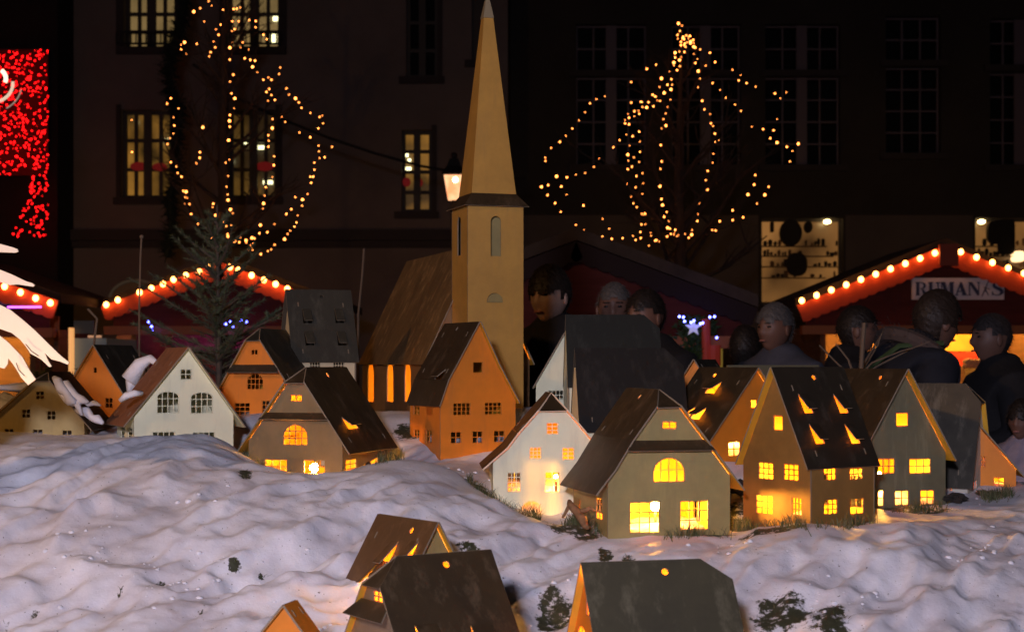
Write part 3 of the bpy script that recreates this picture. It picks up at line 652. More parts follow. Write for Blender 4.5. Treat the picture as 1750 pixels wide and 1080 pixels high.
# tufts along the feet of the houses
xs, ys = [], []
for (x0, y0, x1, y1, Y0_, Y1_, n) in ((800,825,845,850,4.5,4.45,260),(845,848,925,886,4.42,4.36,300),(1130,914,1247,910,4.05,4.12,420),(1250,905,1282,903,4.25,4.25,420),(1290,905,1380,898,4.15,4.02,220),(1395,893,1498,886,4.02,4.2,260),
   (1500,872,1612,862,4.42,4.55,420),(1680,848,1730,836,4.65,4.7,280),(415,790,428,825,4.65,4.6,220),(440,825,495,823,4.55,4.52,120),(640,790,690,785,4.4,4.5,90),(960,885,1030,915,4.3,4.1,450)):
    for k in range(n):
        t0 = random.random(); Y = Y0_ + (Y1_-Y0_)*t0; xs.append(pxl(x0 + (x1-x0)*t0, Y)); ys.append(Y + random.gauss(0, .018))
zz = height(np.array(xs), np.array(ys))
dens = vnoise(np.array(xs)*14, np.array(ys)*9)
for x, y, z, q in zip(xs, ys, zz, dens):
    if random.random() < (q*2.2 - .35): blade_bm(bm, x, y + random.gauss(0, .01), z, random.uniform(.008, .020 + .03*q), .018, .0011, random.random() < .5)
tag(new_obj('grass', bm, GR), 'tufts of winter grass showing through the snow', 'grass', kind='stuff')

bm = newbm(); rc = random.Random(21)
def lump0(bm, c, r, sc_, seed):
    d_ = bmesh.ops.create_icosphere(bm, subdivisions=1, radius=1)
    rr = random.Random(seed)
    for v in d_['verts']: p = v.co*(1 + rr.uniform(-.28, .28)); v.co = Vector(c) + Vector((p.x*sc_[0], p.y*sc_[1], p.z*sc_[2]))*r
cx_, cy_ = [], []
for k in range(14):
    px, py = rc.uniform(0, 1750), rc.uniform(800, 1080); x, y = ground_hit(px, py)
    for q in range(rc.randint(6, 26)): cx_.append(x + rc.gauss(0, .06)); cy_.append(y + rc.gauss(0, .07))
cz_ = height(np.array(cx_), np.array(cy_))
for i, (x, y, z) in enumerate(zip(cx_, cy_, cz_)): r = .002 + .006*rc.random()**2.5; lump0(bm, (x, y, z), r, (1.2, 1, .8), i)
tag(new_obj('snow_crumbs', bm, SNOW, smooth=True), 'loose crumbs of snow scattered over the drifts', 'snow', kind='stuff')

# broken log by the largest house
x0, y0 = ground_hit(1005, 912); p0 = Vector((x0, y0, hz(x0, y0) + .012)); p1 = at(971, 857, 4.2)
bm = newbm(); pp = [p0.lerp(p1, k/7) + Vector((random.gauss(0,.003), 0, random.gauss(0,.003))) for k in range(8)]
tube(bm, pp, [.005, .009, .012, .010, .012, .010, .009, .005], 8)
tube(bm, [pp[4], pp[4] + Vector((.03, -.01, .012)), pp[4] + Vector((.045, -.015, .004))], [.008, .006, .002], 6)
tube(bm, [pp[6], pp[6] + Vector((-.02, 0, -.035))], [.006, .003], 6)
tag(new_obj('log', bm, mat('rotten_wood', (.34, .18, .08), .85, 0, .6, 40, .8, 60), smooth=True), 'short broken piece of wood leaning beside the largest hooded house', 'log')
# dark clod between the houses
def lump(bm, c, r, sc_, seed, rough=.25, sub=3, mi=0):
    d = bmesh.ops.create_icosphere(bm, subdivisions=sub, radius=1)
    for v in d['verts']:
        p = v.co.copy(); n = (float(vnoise(np.array([p.x*1.7+seed+20]), np.array([p.y*1.7+p.z*1.3+20]))[0]) - .5)*2*rough + (float(vnoise(np.array([p.x*4+seed+40]), np.array([p.z*4+p.y*3+40]))[0]) - .5)*rough
        v.co = Vector(c) + Vector((p.x*sc_[0], p.y*sc_[1], p.z*sc_[2]))*r*(1+n)
for (px, py, Y, r) in ((1265, 833, 4.55, .028), (1628, 852, 4.6, .022)):
    bm = newbm(); lump(bm, at(px, py, Y), r, (1.3, 1, .6), px, .5)
    tag(new_obj('soil_clod', bm, mat('soil', (.035, .025, .018), .95, 0, .5, 30, .8, 80)), 'dark clod of earth lying %s' % ('between the largest house and the black roofed one' if px < 1500 else 'at the right corner of the olive gabled house'), 'soil clod')
# snow lying on roofs and curled shreds
bm = newbm(); lump(bm, at(234, 650, 5.15), .045, (.75, .8, 1.15), 3, .3); 
tube(bm, [at(222, 650, 5.1), at(240, 622, 5.1), at(258, 613, 5.1), at(268, 622, 5.08), at(262, 634, 5.08)], [.03, .022, .014, .011, .006], 10)
tag(new_obj('snow_clump', bm, SNOW, smooth=True), 'curled lump of snow on the dark roof behind the white gabled house', 'snow clump')
bm = newbm(); tube(bm, [at(206, 684, 4.75), at(216, 676, 4.74), at(230, 672, 4.74), at(243, 672, 4.76)], [.008, .011, .010, .007], 8)
tag(new_obj('snow_clump', bm, SNOW, smooth=True), 'thin curl of snow hanging on the rusty left roof edge', 'snow clump')
bm = newbm()
for (q0, q1, r) in (((92, 645), (128, 690), .014), ((104, 652), (150, 690), .012), ((120, 680), (172, 693), .008), ((130, 695), (176, 722), .013), ((98, 662), (140, 706), .010)):
    A_, B_ = at(*q0, 4.92), at(*q1, 4.86); tube(bm, [A_.lerp(B_, k/5) + Vector((0, 0, random.gauss(0, .005))) for k in range(6)], [r*.5, r, r*1.2, r*.8, r*1.1, r*.4], 8)
tag(new_obj('snow_clump', bm, SNOW, smooth=True), 'ragged streaks of snow on the torn roof at the far left', 'snow clump')

# white cut-out wing at the left edge
WING = mat('wing_white', (.85, .74, .58), .6, 0, .1, 6)
def cut(name, pts, Y, parent, th_=.006, mt=WING):
    bm = newbm(); O_ = Vector((0, Y, 0)); ps = [(pxl(x, Y), pz(y, Y)) for x, y in pts]
    ar = sum(p[0]*q[1]-q[0]*p[1] for p, q in zip(ps, ps[1:]+ps[:1]))
    if ar < 0: ps = ps[::-1]
    panel(bm, O_, Vector((1,0,0)), UP, ps, (), th_); return new_obj(name, bm, mt, parent)
wg = thing('cutout_bird', at(-90, 800, 4.0), 'large white cut-out bird wing with long feathers at the left edge', 'cut-out bird')
cut('feather', [(-60,412),(0,417),(22,423),(30,426),(31,430),(26,432),(0,431),(-60,430)], 3.98, wg)
cut('feather', [(-60,440),(0,461),(22,470),(45,481),(55,484),(59,487),(57,490),(50,489),(30,486),(15,487),(0,482),(-60,478)], 3.99, wg)
cut('feather', [(-60,495),(0,521),(18,530),(38,546),(60,565),(85,590),(105,609),(118,619),(116,623),(103,618),(88,614),(76,603),(82,616),(88,626),(84,627),(70,614),(52,604),(44,592),(34,580),(20,569),(0,562),(-60,540)], 4.0, wg)
cut('feather', [(-60,552),(0,574),(15,586),(38,610),(50,632),(61,648),(48,658),(36,645),(28,631),(22,622),(14,612),(13,622),(7,630),(0,628),(-60,612)], 4.01, wg)
cut('body', [(-200,300),(-55,400),(-50,640),(-120,900),(-260,900)], 4.005, wg, .012)
for k, (q) in enumerate([[(44,588),(54,600),(66,608)], [(28,620),(32,632),(42,642)]]):
    bm = newbm(); tube(bm, [at(x, y, 3.985) + Vector((0, -.001, 0)) for x, y in q], .0012, 5); new_obj('feather_line', bm, mat('ink_line', (.06,.05,.05)), wg)
# the bird's own lamp below the wing
bl = bpy.data.lights.new('bird_lamp', 'SPOT'); bl.energy = 14; bl.spot_size = R(70); bl.spot_blend = .6; bl.color = (1, .62, .32); bl.shadow_soft_size = .03
bo = bpy.data.objects.new('bird_lamp', bl); COL.objects.link(bo); bo.location = at(-90, 900, 3.5); bo.rotation_euler = (at(40, 560, 4.0) - bo.location).to_track_quat('-Z', 'Y').to_euler()

# ------------------------------------------------------------ plaza and buildings
bm = newbm(); s_ = 90
v = [bm.verts.new(p) for p in ((-s_, -30, 0), (s_, -30, 0), (s_, 110, 0), (-s_, 110, 0))]; bm.faces.new(v)
tag(new_obj('plaza_ground', bm, mat('trodden_snow_paving', (.13, .12, .12), .75, 0, .6, 3, .4, 12)), kind='structure')
bm = newbm(); tube(bm, [(-.6, -1.4, 0), (-.6, -1.4, .9), (-.6, -1.4, 2.1)], [.09, .05, .045], 12); 
lp = thing('added_lamp', (-.6, -1.4, 0), 'unseen street lamp added behind the camera for cool front light', 'street lamp'); new_obj('post', bm, mat('iron', (.03, .03, .03), .5, .6), lp)
bm = newbm(); tube(bm, [(-.6, -1.4, 2.58), (-.6, -1.4, 2.70), (-.6, -1.4, 2.78)], [.22, .12, .02], 10); new_obj('cap', bm, MATS['iron'], lp)  # unseen post and cap to go with the added front light
lp2 = thing('added_lamp', (-5.2, .6, 0), 'unseen amber lamp added far left of the snowy mound for warm side light', 'street lamp'); bm = newbm(); tube(bm, [(-5.2, .6, 0), (-5.2, .6, .9), (-5.2, .6, 4.35)], [.09, .05, .045], 12); new_obj('post', bm, MATS['iron'], lp2)
bm = newbm(); tube(bm, [(-5.2, .6, 4.82), (-5.2, .6, 4.94), (-5.2, .6, 5.02)], [.22, .12, .02], 10); new_obj('cap', bm, MATS['iron'], lp2)  # unseen post and cap to go with the added amber light

def glow(name, c1, c2, e, scale=2.0, lo=.35, hi=.65):
    if name in MATS: return MATS[name]
    m = bpy.data.materials.new(name); m.use_nodes = True; t = m.node_tree; b = t.nodes['Principled BSDF']
    b.inputs['Base Color'].default_value = (.05, .05, .05, 1); b.inputs['Roughness'].default_value = .3
    tc = t.nodes.new('ShaderNodeTexCoord'); n = t.nodes.new('ShaderNodeTexNoise'); n.inputs['Scale'].default_value = scale; n.inputs['Detail'].default_value = 3
    r = t.nodes.new('ShaderNodeValToRGB'); r.color_ramp.elements[0].position = lo; r.color_ramp.elements[1].position = hi
    r.color_ramp.elements[0].color = (*c1, 1); r.color_ramp.elements[1].color = (*c2, 1)
    t.links.new(tc.outputs['Object'], n.inputs['Vector']); t.links.new(n.outputs[0], r.inputs[0]); t.links.new(r.outputs[0], b.inputs['Emission Color'])
    b.inputs['Emission Strength'].default_value = e; MATS[name] = m; return m
X1 = Vector((1, 0, 0))
def facade(name, label, Y, x0, x1, ztop, wins, wall, cat='building', depth=.35, zc=None):
    """wins: (px0,py0,px1,py1, nx, ny, framemat, panemat, bar, mullion)"""
    root = thing(name, Vector(((x0+x1)/2, Y, 0)), label, cat)
    O_ = Vector((0, Y, 0)); bm = newbm(); hs = []
    for wv in wins: hs.append(win_outline(pxl(wv[0], Y), pz(wv[3], Y), pxl(wv[2], Y), pz(wv[1], Y), 0))
    panel(bm, O_, X1, UP, [(x0, -.02), (x1, -.02), (x1, ztop), (x0, ztop)], hs, depth, (0, 0, 0))
    box(bm, (x0, Y + depth, -.02), (x0 + .3, Y + 9, ztop)); box(bm, (x1 - .3, Y + depth, -.02), (x1, Y + 9, ztop)); box(bm, (x0 + .3, Y + 8.7, -.02), (x1 - .3, Y + 9, ztop))
    new_obj('wall', bm, wall, root)
    for wv, h in zip(wins, hs):
        fr = window_part(O_ + Vector((0, .18, 0)), X1, UP, h, wv[4], wv[5], wv[8], wv[6], root, th=.06)
        if wv[9]:
            b2 = newbm(); xm = (h[0][0]+h[1][0])/2; box(b2, (xm-wv[9]/2, Y+.12, h[0][1]), (xm+wv[9]/2, Y+.175, h[2][1])); new_obj('mullion', b2, wv[6], fr)
        g = newbm(); panel(g, O_ + Vector((0, .3, 0)), X1, UP, inset(h, .01), (), .02, (0, 0, 0)); new_obj('pane', g, wv[7], fr)
        b3 = newbm(); box(b3, (h[0][0]-.12, Y-.10, h[0][1]-.12), (h[1][0]+.12, Y-.002, h[0][1]-.003)); new_obj('sill', b3, DKST, fr)
    return root
DKST = mat('dark_stone', (.05, .04, .04), .9)
WALL1 = mat('cream_render', (.20, .155, .14), .9, 0, .25, .8, .3, 8)
WALL2 = mat('dark_render', (.05, .04, .034), .9, 0, .3, .6, .3, 6)
FR1 = mat('window_frame_dark', (.05, .04, .035), .6); FR2 = mat('window_frame_lilac', (.15, .115, .14), .6)
DKG = mat('dark_glass', (.008, .008, .010), .12, 0)
CREAM = glow('lit_cream_glass', (.30, .20, .07), (.75, .48, .18), .30, .9)
YEL = glow('lit_yellow_glass', (.10, .05, .008), (.75, .34, .05), .34, 1.1, .40, .62)
YEL2 = glow('lit_dim_yellow_glass', (.03, .015, .004), (.24, .12, .02), .55, 1.0, .45, .7)
Yb = 28
w1 = []
for (a0, a1) in ((212, 300), (388, 478)): w1.append((a0, -40, a1, 82, 4, 4, FR1, CREAM, .06, .16))
w1.append((694, -60, 748, 132, 2, 4, FR1, DKG, .06, .12))
w1.append((806, -60, 829, 104, 2, 4, FR1, YEL2, .06, .12))
w1.append((207, 188, 292, 338, 4, 3, FR1, YEL, .06, .14)); w1.append((390, 188, 472, 338, 4, 3, FR1, YEL2, .06, .14)); w1.append((686, 222, 738, 362, 2, 4, FR1, YEL, .06, .12))
bA = facade('town_house', 'pale rendered town house with lit windows behind the church steeple', Yb, pxl(105, Yb), pxl(868, Yb), 14, w1, WALL1)
bm = newbm(); 
z0, z1 = pz(412, Yb), pz(394, Yb); box(bm, (pxl(90, Yb), Yb-.22, z0), (pxl(868, Yb), Yb-.003, z1)); box(bm, (pxl(95, Yb), Yb-.12, z0-.12), (pxl(868, Yb), Yb-.003, z0-.004)); new_obj('cornice', bm, DKST, bA)
bm = newbm()
for (a0, a1, b0, b1) in ((200, 212, -60, 92), (300, 310, -60, 92), (376, 388, -60, 92), (478, 490, -60, 92), (200, 207, 180, 345), (292, 300, 180, 345), (382, 390, 180, 345), (472, 482, 180, 345), (738, 746, 215, 368), (748, 756, -60, 138)):
    bm = newbm(); box(bm, (pxl(a0, Yb), Yb-.08, pz(b1, Yb)), (pxl(a1, Yb), Yb-.002, pz(b0, Yb))); new_obj('shutter', bm, DKST, bA)
for (a0, a1, py) in ((205, 305, 60), (382, 484, 60)):
    bm = newbm()
    tube(bm, [(pxl(a0, Yb), Yb-.25, pz(py, Yb)), (pxl(a1, Yb), Yb-.25, pz(py, Yb))], .02, 6); tube(bm, [(pxl(a0, Yb), Yb-.25, pz(80, Yb)), (pxl(a1, Yb), Yb-.25, pz(80, Yb))], .02, 6)
    for k in range(13):
        x = pxl(a0 + (a1-a0)*k/12, Yb); tube(bm, [(x, Yb-.25, pz(80, Yb)), (x, Yb-.25, pz(60, Yb))], .012, 5)
    new_obj('window_railing', bm, mat('iron', (.03, .03, .03)), bA)
REDD = mat('dark_red_disc', (.20, .01, .012), .6, emit=(.12, .005, .005), estr=.6)
for k, (px, py, w_, h_) in enumerate(((234, 283, 15, 7.5), (270, 284, 13, 7), (450, 283, 16, 8), (694, 310, 7, 8), (714, 311, 8, 8.5))):
    bm = newbm(); O_ = Vector((pxl(px, Yb), Yb+.13, pz(py, Yb))); panel(bm, O_, X1, UP, [(w_/F*Yb*math.cos(q), h_/F*Yb*math.sin(q)) for q in [2*math.pi*j/16 for j in range(16)]], (), .02); new_obj('window_sticker', bm, REDD, bA)
TUBEL = mat('tube_lamp', (1, 1, .8), emit=(1, .95, .5), estr=3)
for (px, py, w_, h_) in ((278, 237, 7, 3), (413, 240, 4, 2.5), (422, 240, 2.5, 2), (443, 249, 8, 3), (392, 273, 3, 3), (454, 309, 8, 3), (695, 286, 6, 3), (693, 262, 3, 3), (698, 271, 2.5, 2.5), (228, 205, 2, 2), (468, 26, 5, 5), (465, 60, 4, 8)):
    bm = newbm(); c = Vector((pxl(px, Yb), Yb+.26, pz(py, Yb))); r = Vector((w_/F*Yb, .02, h_/F*Yb)); box(bm, tuple(c-r), tuple(c+r)); new_obj('ceiling_lamp', bm, TUBEL, bA)

Yr = 30
w2 = []
for (a0, a1) in ((985, 1105), (1148, 1266), (1308, 1436)):
    w2.append((a0, 42, a1, 121, 4, 2, FR2, DKG, .03, .2)); w2.append((a0, 131, a1, 282, 4, 4, FR2, DKG, .03, .2))
w2.append((1514, 28, 1608, 104, 3, 2, FR2, DKG, .035, 0)); w2.append((1514, 114, 1608, 262, 3, 4, FR2, DKG, .03, 0))
w2.append((1692, 32, 1800, 112, 4, 2, FR2, DKG, .035, .2)); w2.append((1692, 124, 1800, 282, 4, 4, FR2, DKG, .03, .2))
for (a0, a1) in ((985, 1105), (1148, 1266), (1308, 1436), (1512, 1610)): w2.append((a0, -260, a1, -80, 4, 4, FR2, DKG, .03, .2))
SHOP = glow('shop_light', (.10, .04, .010), (.62, .27, .07), .42, .7, .3, .6)
w2.append((1300, 373, 1441, 520, 1, 1, FR1, SHOP, .05, 0)); w2.append((1667, 373, 1800, 520, 1, 1, FR1, SHOP, .05, 0))
bB = facade('corner_building', 'dark tall windowed building with two lit shop windows at street level', Yr, pxl(869, Yr), 22, 15, w2, WALL2)
bm = newbm(); O_ = Vector((0, Yr-.01, 0)); panel(bm, O_, X1, UP, [(pxl(869, Yr), 0), (pxl(1296, Yr), 0), (pxl(1296, Yr), pz(368, Yr)), (pxl(869, Yr), pz(368, Yr))], (), .005); panel(bm, O_, X1, UP, [(pxl(1445, Yr), 0), (pxl(1663, Yr), 0), (pxl(1663, Yr), pz(368, Yr)), (pxl(1445, Yr), pz(368, Yr))], (), .005)
new_obj('ground_floor_cladding', bm, mat('brown_cladding', (.13, .10, .09), .9, 0, .2, 1), bB)
SIL = mat('shop_dark_goods', (.02, .014, .01), .8)
def disc(px, py, w_, h_, Y, nm, mt, par, dth=.12, sq=2.0):
    bm = newbm(); O_ = Vector((pxl(px, Y), Y, pz(py, Y))); n=20
    pts = []
    for j in range(n):
        q = 2*math.pi*j/n; c_, s2 = math.cos(q), math.sin(q); pts.append((w_/F*Y*abs(c_)**(2/sq)*(1 if c_ > 0 else -1), h_/F*Y*abs(s2)**(2/sq)*(1 if s2 > 0 else -1)))
    panel(bm, O_, X1, UP, pts, (), dth); return new_obj(nm, bm, mt, par)
Yd = Yr + .02
disc(1352, 398, 19, 23, Yd, 'hanging_shade', SIL, bB); disc(1382, 388, 7, 10, Yd, 'hanging_shade', SIL, bB); disc(1706, 397, 18, 20, Yd, 'hanging_shade', SIL, bB, .12, 3); disc(1320, 388, 3, 9, Yd, 'hanging_shade', SIL, bB, .1, 5)
rg = random.Random(6)
for (xa, xb) in ((1303, 1438), (1670, 1760)):
    for ys in (420, 437, 455, 474):
        bm = newbm(); box(bm, (pxl(xa, Yr), Yr + .03, pz(ys + 1.5, Yr)), (pxl(xb - rg.uniform(0, 30), Yr), Yr + .16, pz(ys, Yr))); new_obj('shelf', bm, mat('shelf_wood', (.10, .06, .03), .8), bB)
        x = xa + 2
        while x < xb - 8:
            w_ = rg.uniform(2, 7); h_ = rg.uniform(4, 13)
            if rg.random() < .72 and w_ > 2.5: disc(x + w_/2, ys - h_/2, w_/2, h_/2, Yr + rg.choice((.04, .06, .08)), 'shop_ware', rg.choice((SIL, SIL, mat('shop_brown_ware', (.16, .08, .03), .8))), bB, .05, rg.choice((2.0, 3.0, 6.0)))
            x += w_ + rg.uniform(.5, 3)
disc(1362, 452, 18, 20, Yd - .01, 'shopper_silhouette', SIL, bB, .03, 2.5); disc(1720, 405, 15, 30, Yd - .01, 'hanging_cloth', SIL, bB, .03, 6)
for (x, y) in ((1414, 379), (1628+50, 379)): disc(x, y, 6, 3.5, Yd, 'spot_lamp', mat('spot_lamp_glow', (1, .8, .4), emit=(1, .72, .3), estr=12), bB, .05)
disc(1742, 438, 9, 9, Yr - .02, 'wall_lamp', mat('lantern_glow', (1, .8, .5), emit=(1, .62, .30), estr=2.2), bB, .2, 4)
# building on the far left with the red light curtain
Yc = 27
bC = facade('shop_building', 'black shop front at the left edge behind the red light curtain', Yc, -16, pxl(98, Yc), 14, [(-300, 100, -200, 300, 2, 2, FR1, DKG, .05, 0)], mat('black_wall', (.012, .010, .010), .9))
cu = thing('light_curtain', at(40, 400, 26.5), 'curtain of countless tiny red lights hanging at the far left', 'light curtain')
RED = mat('red_led', (1, .1, .1), emit=(1, .005, .006), estr=5)
bk = newbm(); panel(bk, Vector((0, 26.7, 0)), X1, UP, [(pxl(x, 26.7), pz(y, 26.7)) for x, y in ((-120, 405), (20, 405), (30, 340), (55, 302), (82, 302), (82, 85), (-120, 85))][::-1] if 0 else [(pxl(x, 26.7), pz(y, 26.7)) for x, y in ((-120, 300), (82, 300), (82, 85), (-120, 85))], (), .02); new_obj('net', bk, mat('net_dark_red', (.05, .004, .004), .9), cu)
leds = []
while len(leds) < 900:
    px = random.uniform(-110, 82); py = random.uniform(85, 404)
    if py > 300 and px < 55 - (py-300)*.33 - 0: continue
    leds.append((px, py))
leds.sort(key=lambda q: 0 if q[0] > 0 else 1)
def led_bm(bm, px, py, Y, r, sub=1): ball(bm, at(px, py, Y), r, sub)
base = None
vis = leds[:100]
bm = newbm(); ball(bm, Vector((0, 0, 0)), .012, 1); lm = bpy.data.meshes.new('bulb'); bm.to_mesh(lm); bm.free(); lm.materials.append(RED)
def place_bulb(me_, p, par, s=1.0):
    o = bpy.data.objects.new('bulb', me_); o.location = p; o.scale = (s, s, s*1.1); COL.objects.link(o); o.parent = par; o.matrix_parent_inverse = par.matrix_basis.inverted(); return o
for (px, py) in vis: place_bulb(lm, at(px, py, 26.5 + random.random()*.1), cu, random.uniform(.7, 1.4))
bm = newbm()
for (px, py) in leds[100:]: ball(bm, at(px, py, 26.5 + random.random()*.1), .012*random.uniform(.5, 1.5), 1)
tag(new_obj('small_bulb', bm, RED, cu), kind='stuff')
# arc lamps top left
al = thing('ring_ornament', at(0, 150, 12), 'glowing curved ornament cut by the left edge, over the red curtain', 'ornament')
for (cx, cy, r, a0, a1, tk, e) in ((-14, 143, 36, -70, 5, .012, 2.0), (-10, 135, 20, -20, 50, .016, 5), (-15, 145, 52, -60, -10, .006, .35)):
    bm = newbm(); pp = [at(cx + r*math.cos(R(q)), cy - r*math.sin(R(q))*.9, 12) for q in np.linspace(a0, a1, 12)]; tube(bm, pp, tk, 8)
    new_obj('light_arc', bm, mat('arc_glow_%s' % e, (1, .9, .8), emit=(1, .72, .50), estr=e*.35), al)

# ------------------------------------------------------------ fairy lights and bare trees
Yt = 20
FB = mat('warm_led', (1, .6, .2), emit=(1, .27, .05), estr=11)
bm = newbm(); ball(bm, Vector((0, 0, 0)), .0095, 1); fm = bpy.data.meshes.new('bulb'); bm.to_mesh(fm); bm.free(); fm.materials.append(FB)
def pol(s): 
    n = [int(q) for q in s.split()]; return list(zip(n[::2], n[1::2]))
A1 = pol("1040 8 1055 30 998 43 966 60 1112 51 1165 47 1180 45 1198 40 1018 109 1100 125 1077 149 1090 175 1065 210 1073 238 1050 262 1043 283 903 225 920 213 903 248 928 270 981 220 1158 108 1190 108 1243 102 1275 107 1156 157 1170 147 1157 213 1146 240 1210 213 1198 238 1240 249 1313 175 1330 198 1275 138 1146 299 1163 374 1146 408 1154 467 1171 492 1220 292 1248 300 1271 304 1259 335 1283 363 1313 399 1338 388 1353 399 1342 445 1328 460 1353 475 1370 500 1336 504 1397 338 1391 371 1428 442 1441 473 1473 492 1490 512 1503 539 1547 564 1593 584 1606 578 1610 616 1587 641 1404 584 1422 609 1493 662 1547 685 1588 727 1590 755 1655 733 1593 789 1618 785 1567 812 1567 847 1547 882 1561 882 1551 912 1533 968 1508 996 1506 1026 1472 984 1484 1075 1452 1043 1428 1067 833 518 852 492 890 542 865 587 869 627 865 667 848 690 835 719 1011 636 996 760 996 788 979 815 852 810 879 831 886 863 905 882 898 957 914 953 928 957 923 984 938 989 923 1014 945 1018 945 1040 953 1068 1167 541 1146 575 1144 604 1146 633 1140 700 1143 797 1125 812 1137 878 1130 932 1135 970 1137 998 1149 1045 1161 1063 1063 1016 1060 1033 1075 1074 1359 595 1357 640 1338 675 1340 703 1338 732 1366 780 1365 824 1358 884 1348 905 1325 934 1319 976 1314 1015 1310 1041 657 599 658 759")
A2 = pol("780 67 792 95 797 75 850 133 880 25 912 20 863 2 925 65 890 75 938 120 932 127 971 98 964 127 1007 115 1010 130 1045 100 1061 104 1058 136 1036 147 1041 160 1022 175 1050 176 1092 70 1143 63 1098 18 1188 12 1189 143 1167 172 1145 184 1252 107 1272 75 1287 54 1315 28 1328 2 1101 203 702 10 893 90 942 112")
LT = [(x/2.917, y/2.917) for x, y in A1] + [(150 + x/3.723, 380 + y/3.723) for x, y in A2]
B1 = pol("671 98 685 107 677 129 667 145 668 160 690 153 703 147 718 149 711 160 694 162 681 173 706 175 697 180 720 180 731 165 733 178 681 187 694 187 700 193 733 193 720 173 688 158 712 152 740 197 760 204 657 218 675 213 695 215 657 237 683 236 675 248 652 258 652 270 677 273 665 289 634 295 734 223 749 243 740 260 752 293 759 324 751 360 783 271 800 218 821 256 892 288 926 310 918 331 950 342 988 357 1066 384 1113 380 1089 405 579 267 541 284 477 338 369 396 334 408 308 425 288 461 263 495 235 528 209 558 184 583 148 608 124 647 125 661 171 724 213 728 250 717 288 710 324 685 346 650 404 605 109 767 136 760 134 801 190 766 212 798 165 834 188 870 281 843 250 923 283 944 360 898 386 938 358 972 397 980 442 977 334 965 484 968 516 977 495 985 550 1008 557 955 559 968 580 985 592 990 590 980 575 987 601 323 642 326 626 349 645 349 640 368 593 358 612 382 565 390 576 397 595 415 584 413 638 410 626 440 619 467 609 490 602 527 619 517 598 596 602 663 597 693 595 765 601 817 605 842 623 870 612 890 631 908 626 935 636 938 624 970 640 960 652 962 657 943 665 970 670 965 655 955 698 960 713 975 725 963 727 944 748 907 751 879 756 836 790 779 783 740 791 702 811 668 814 631 821 583 838 577 820 549 813 518 804 507 801 469 777 450 768 415 477 422 516 419 522 420 548 421 548 420 568 437 540 442 523 440 507 455 510 468 490 457 464 468 468 484 490 478 452 493 452 507 468 511 510 541 457 553 483 560 512 582 471 598 430 576 513 624 463 635 487 647 465 660 480 685 463 695 510 665 498 723 523 711 446 733 460 755 495 769 525 752 523 796 476 807 486 834 525 840 500 850 520 878 532 878 519 921 535 921 553 906 515 952 841 370 865 402 902 430 927 456 972 521 1018 531 1061 535 1047 568 1075 586 1115 603 1138 621 1162 591 1128 663 1020 650 986 719 981 758 1041 767 956 799 993 835 1025 800 893 863 936 892 893 903 840 908 823 946 809 944 773 960 1075 490 811 342")
RT = [(880 + x/2.4, y/2.4) for x, y in B1]
BARK = mat('bark', (.055, .04, .032), .95, 0, .4, 12)
def bare_tree(name, label, px, Y, ztop, zcrown, spread, seed, lights, lname):
    rnd = random.Random(seed); x0 = pxl(px, Y); root = thing(name, (x0, Y, 0), label, 'tree')
    bm = newbm(); H = ztop - zcrown
    tube(bm, [(x0, Y, 0), (x0+.03, Y, zcrown*.5), (x0, Y, zcrown), (x0-.04, Y, zcrown + H*.5), (x0, Y, ztop)], [.13, .11, .09, .05, .008], 8)
    new_obj('trunk', bm, BARK, root); bm = newbm()
    def br(p, d, ln, r, lv):
        pts = [p]; dd = d.copy()
        for k in range(4):
            dd = (dd + Vector((rnd.gauss(0,.13), rnd.gauss(0,.13), .05 if lv else .10))).normalized(); pts.append(pts[-1] + dd*ln/4)
        tube(bm, pts, [r, r*.8, r*.6, r*.42, r*.2], 4 if lv else 5, cap=False)
        if lv < 2:
            for k in range(5 if lv == 0 else 3):
                q = rnd.uniform(.25, .95); i = min(3, int(q*4)); s = pts[i].lerp(pts[i+1], q*4-i)
                nd = (dd + Vector((rnd.gauss(0,.6), rnd.gauss(0,.6), rnd.gauss(0,.4)))).normalized(); br(s, nd, ln*rnd.uniform(.4,.6), r*.45, lv+1)
    for k in range(26):
        t0 = rnd.random(); z = zcrown + H*(t0**1.2)*.9; ang = rnd.uniform(0, 2*math.pi); e = .55 + .5*t0
        d0 = Vector((math.cos(ang), math.sin(ang)*.7, e)).normalized(); br(Vector((x0, Y, z)), d0, spread*(1.15-.75*t0)*rnd.uniform(.7,1.1), .035*(1.1-.7*t0), 0)
    new_obj('crown', bm, BARK, root)
    sl = thing('string_lights', at(px, 430, Y-.4), lname, 'string lights', 'fairy lights wound into the bare trees')
    rest = newbm()
    rnd.shuffle(lights)
    for i, (lx, ly) in enumerate(lights):
        dx = (lx - px)/spread/F*Y; yy = Y - .4 + rnd.uniform(-.5, .5); s = rnd.choice((.5, .6, .7, .8, .9, 1, 1.1, 1.6))
        p = at(lx, ly, yy)
        if i < 100: place_bulb(fm, p, sl, s)
        else: ball(rest, p, .0095*s, 1)
    tag(new_obj('small_bulb', rest, FB, sl), kind='stuff')
bare_tree('bare_tree', 'leafless tree strung with lights left of the steeple', 385, Yt, 6.6, 2.4, 1.25, 5, LT, 'warm fairy lights outlining the bare tree left of the steeple')
bare_tree('bare_tree', 'leafless tree strung with lights right of the steeple', 1165, Yt, 5.5, 2.2, 1.35, 9, RT, 'warm fairy lights outlining the bare tree right of the steeple')
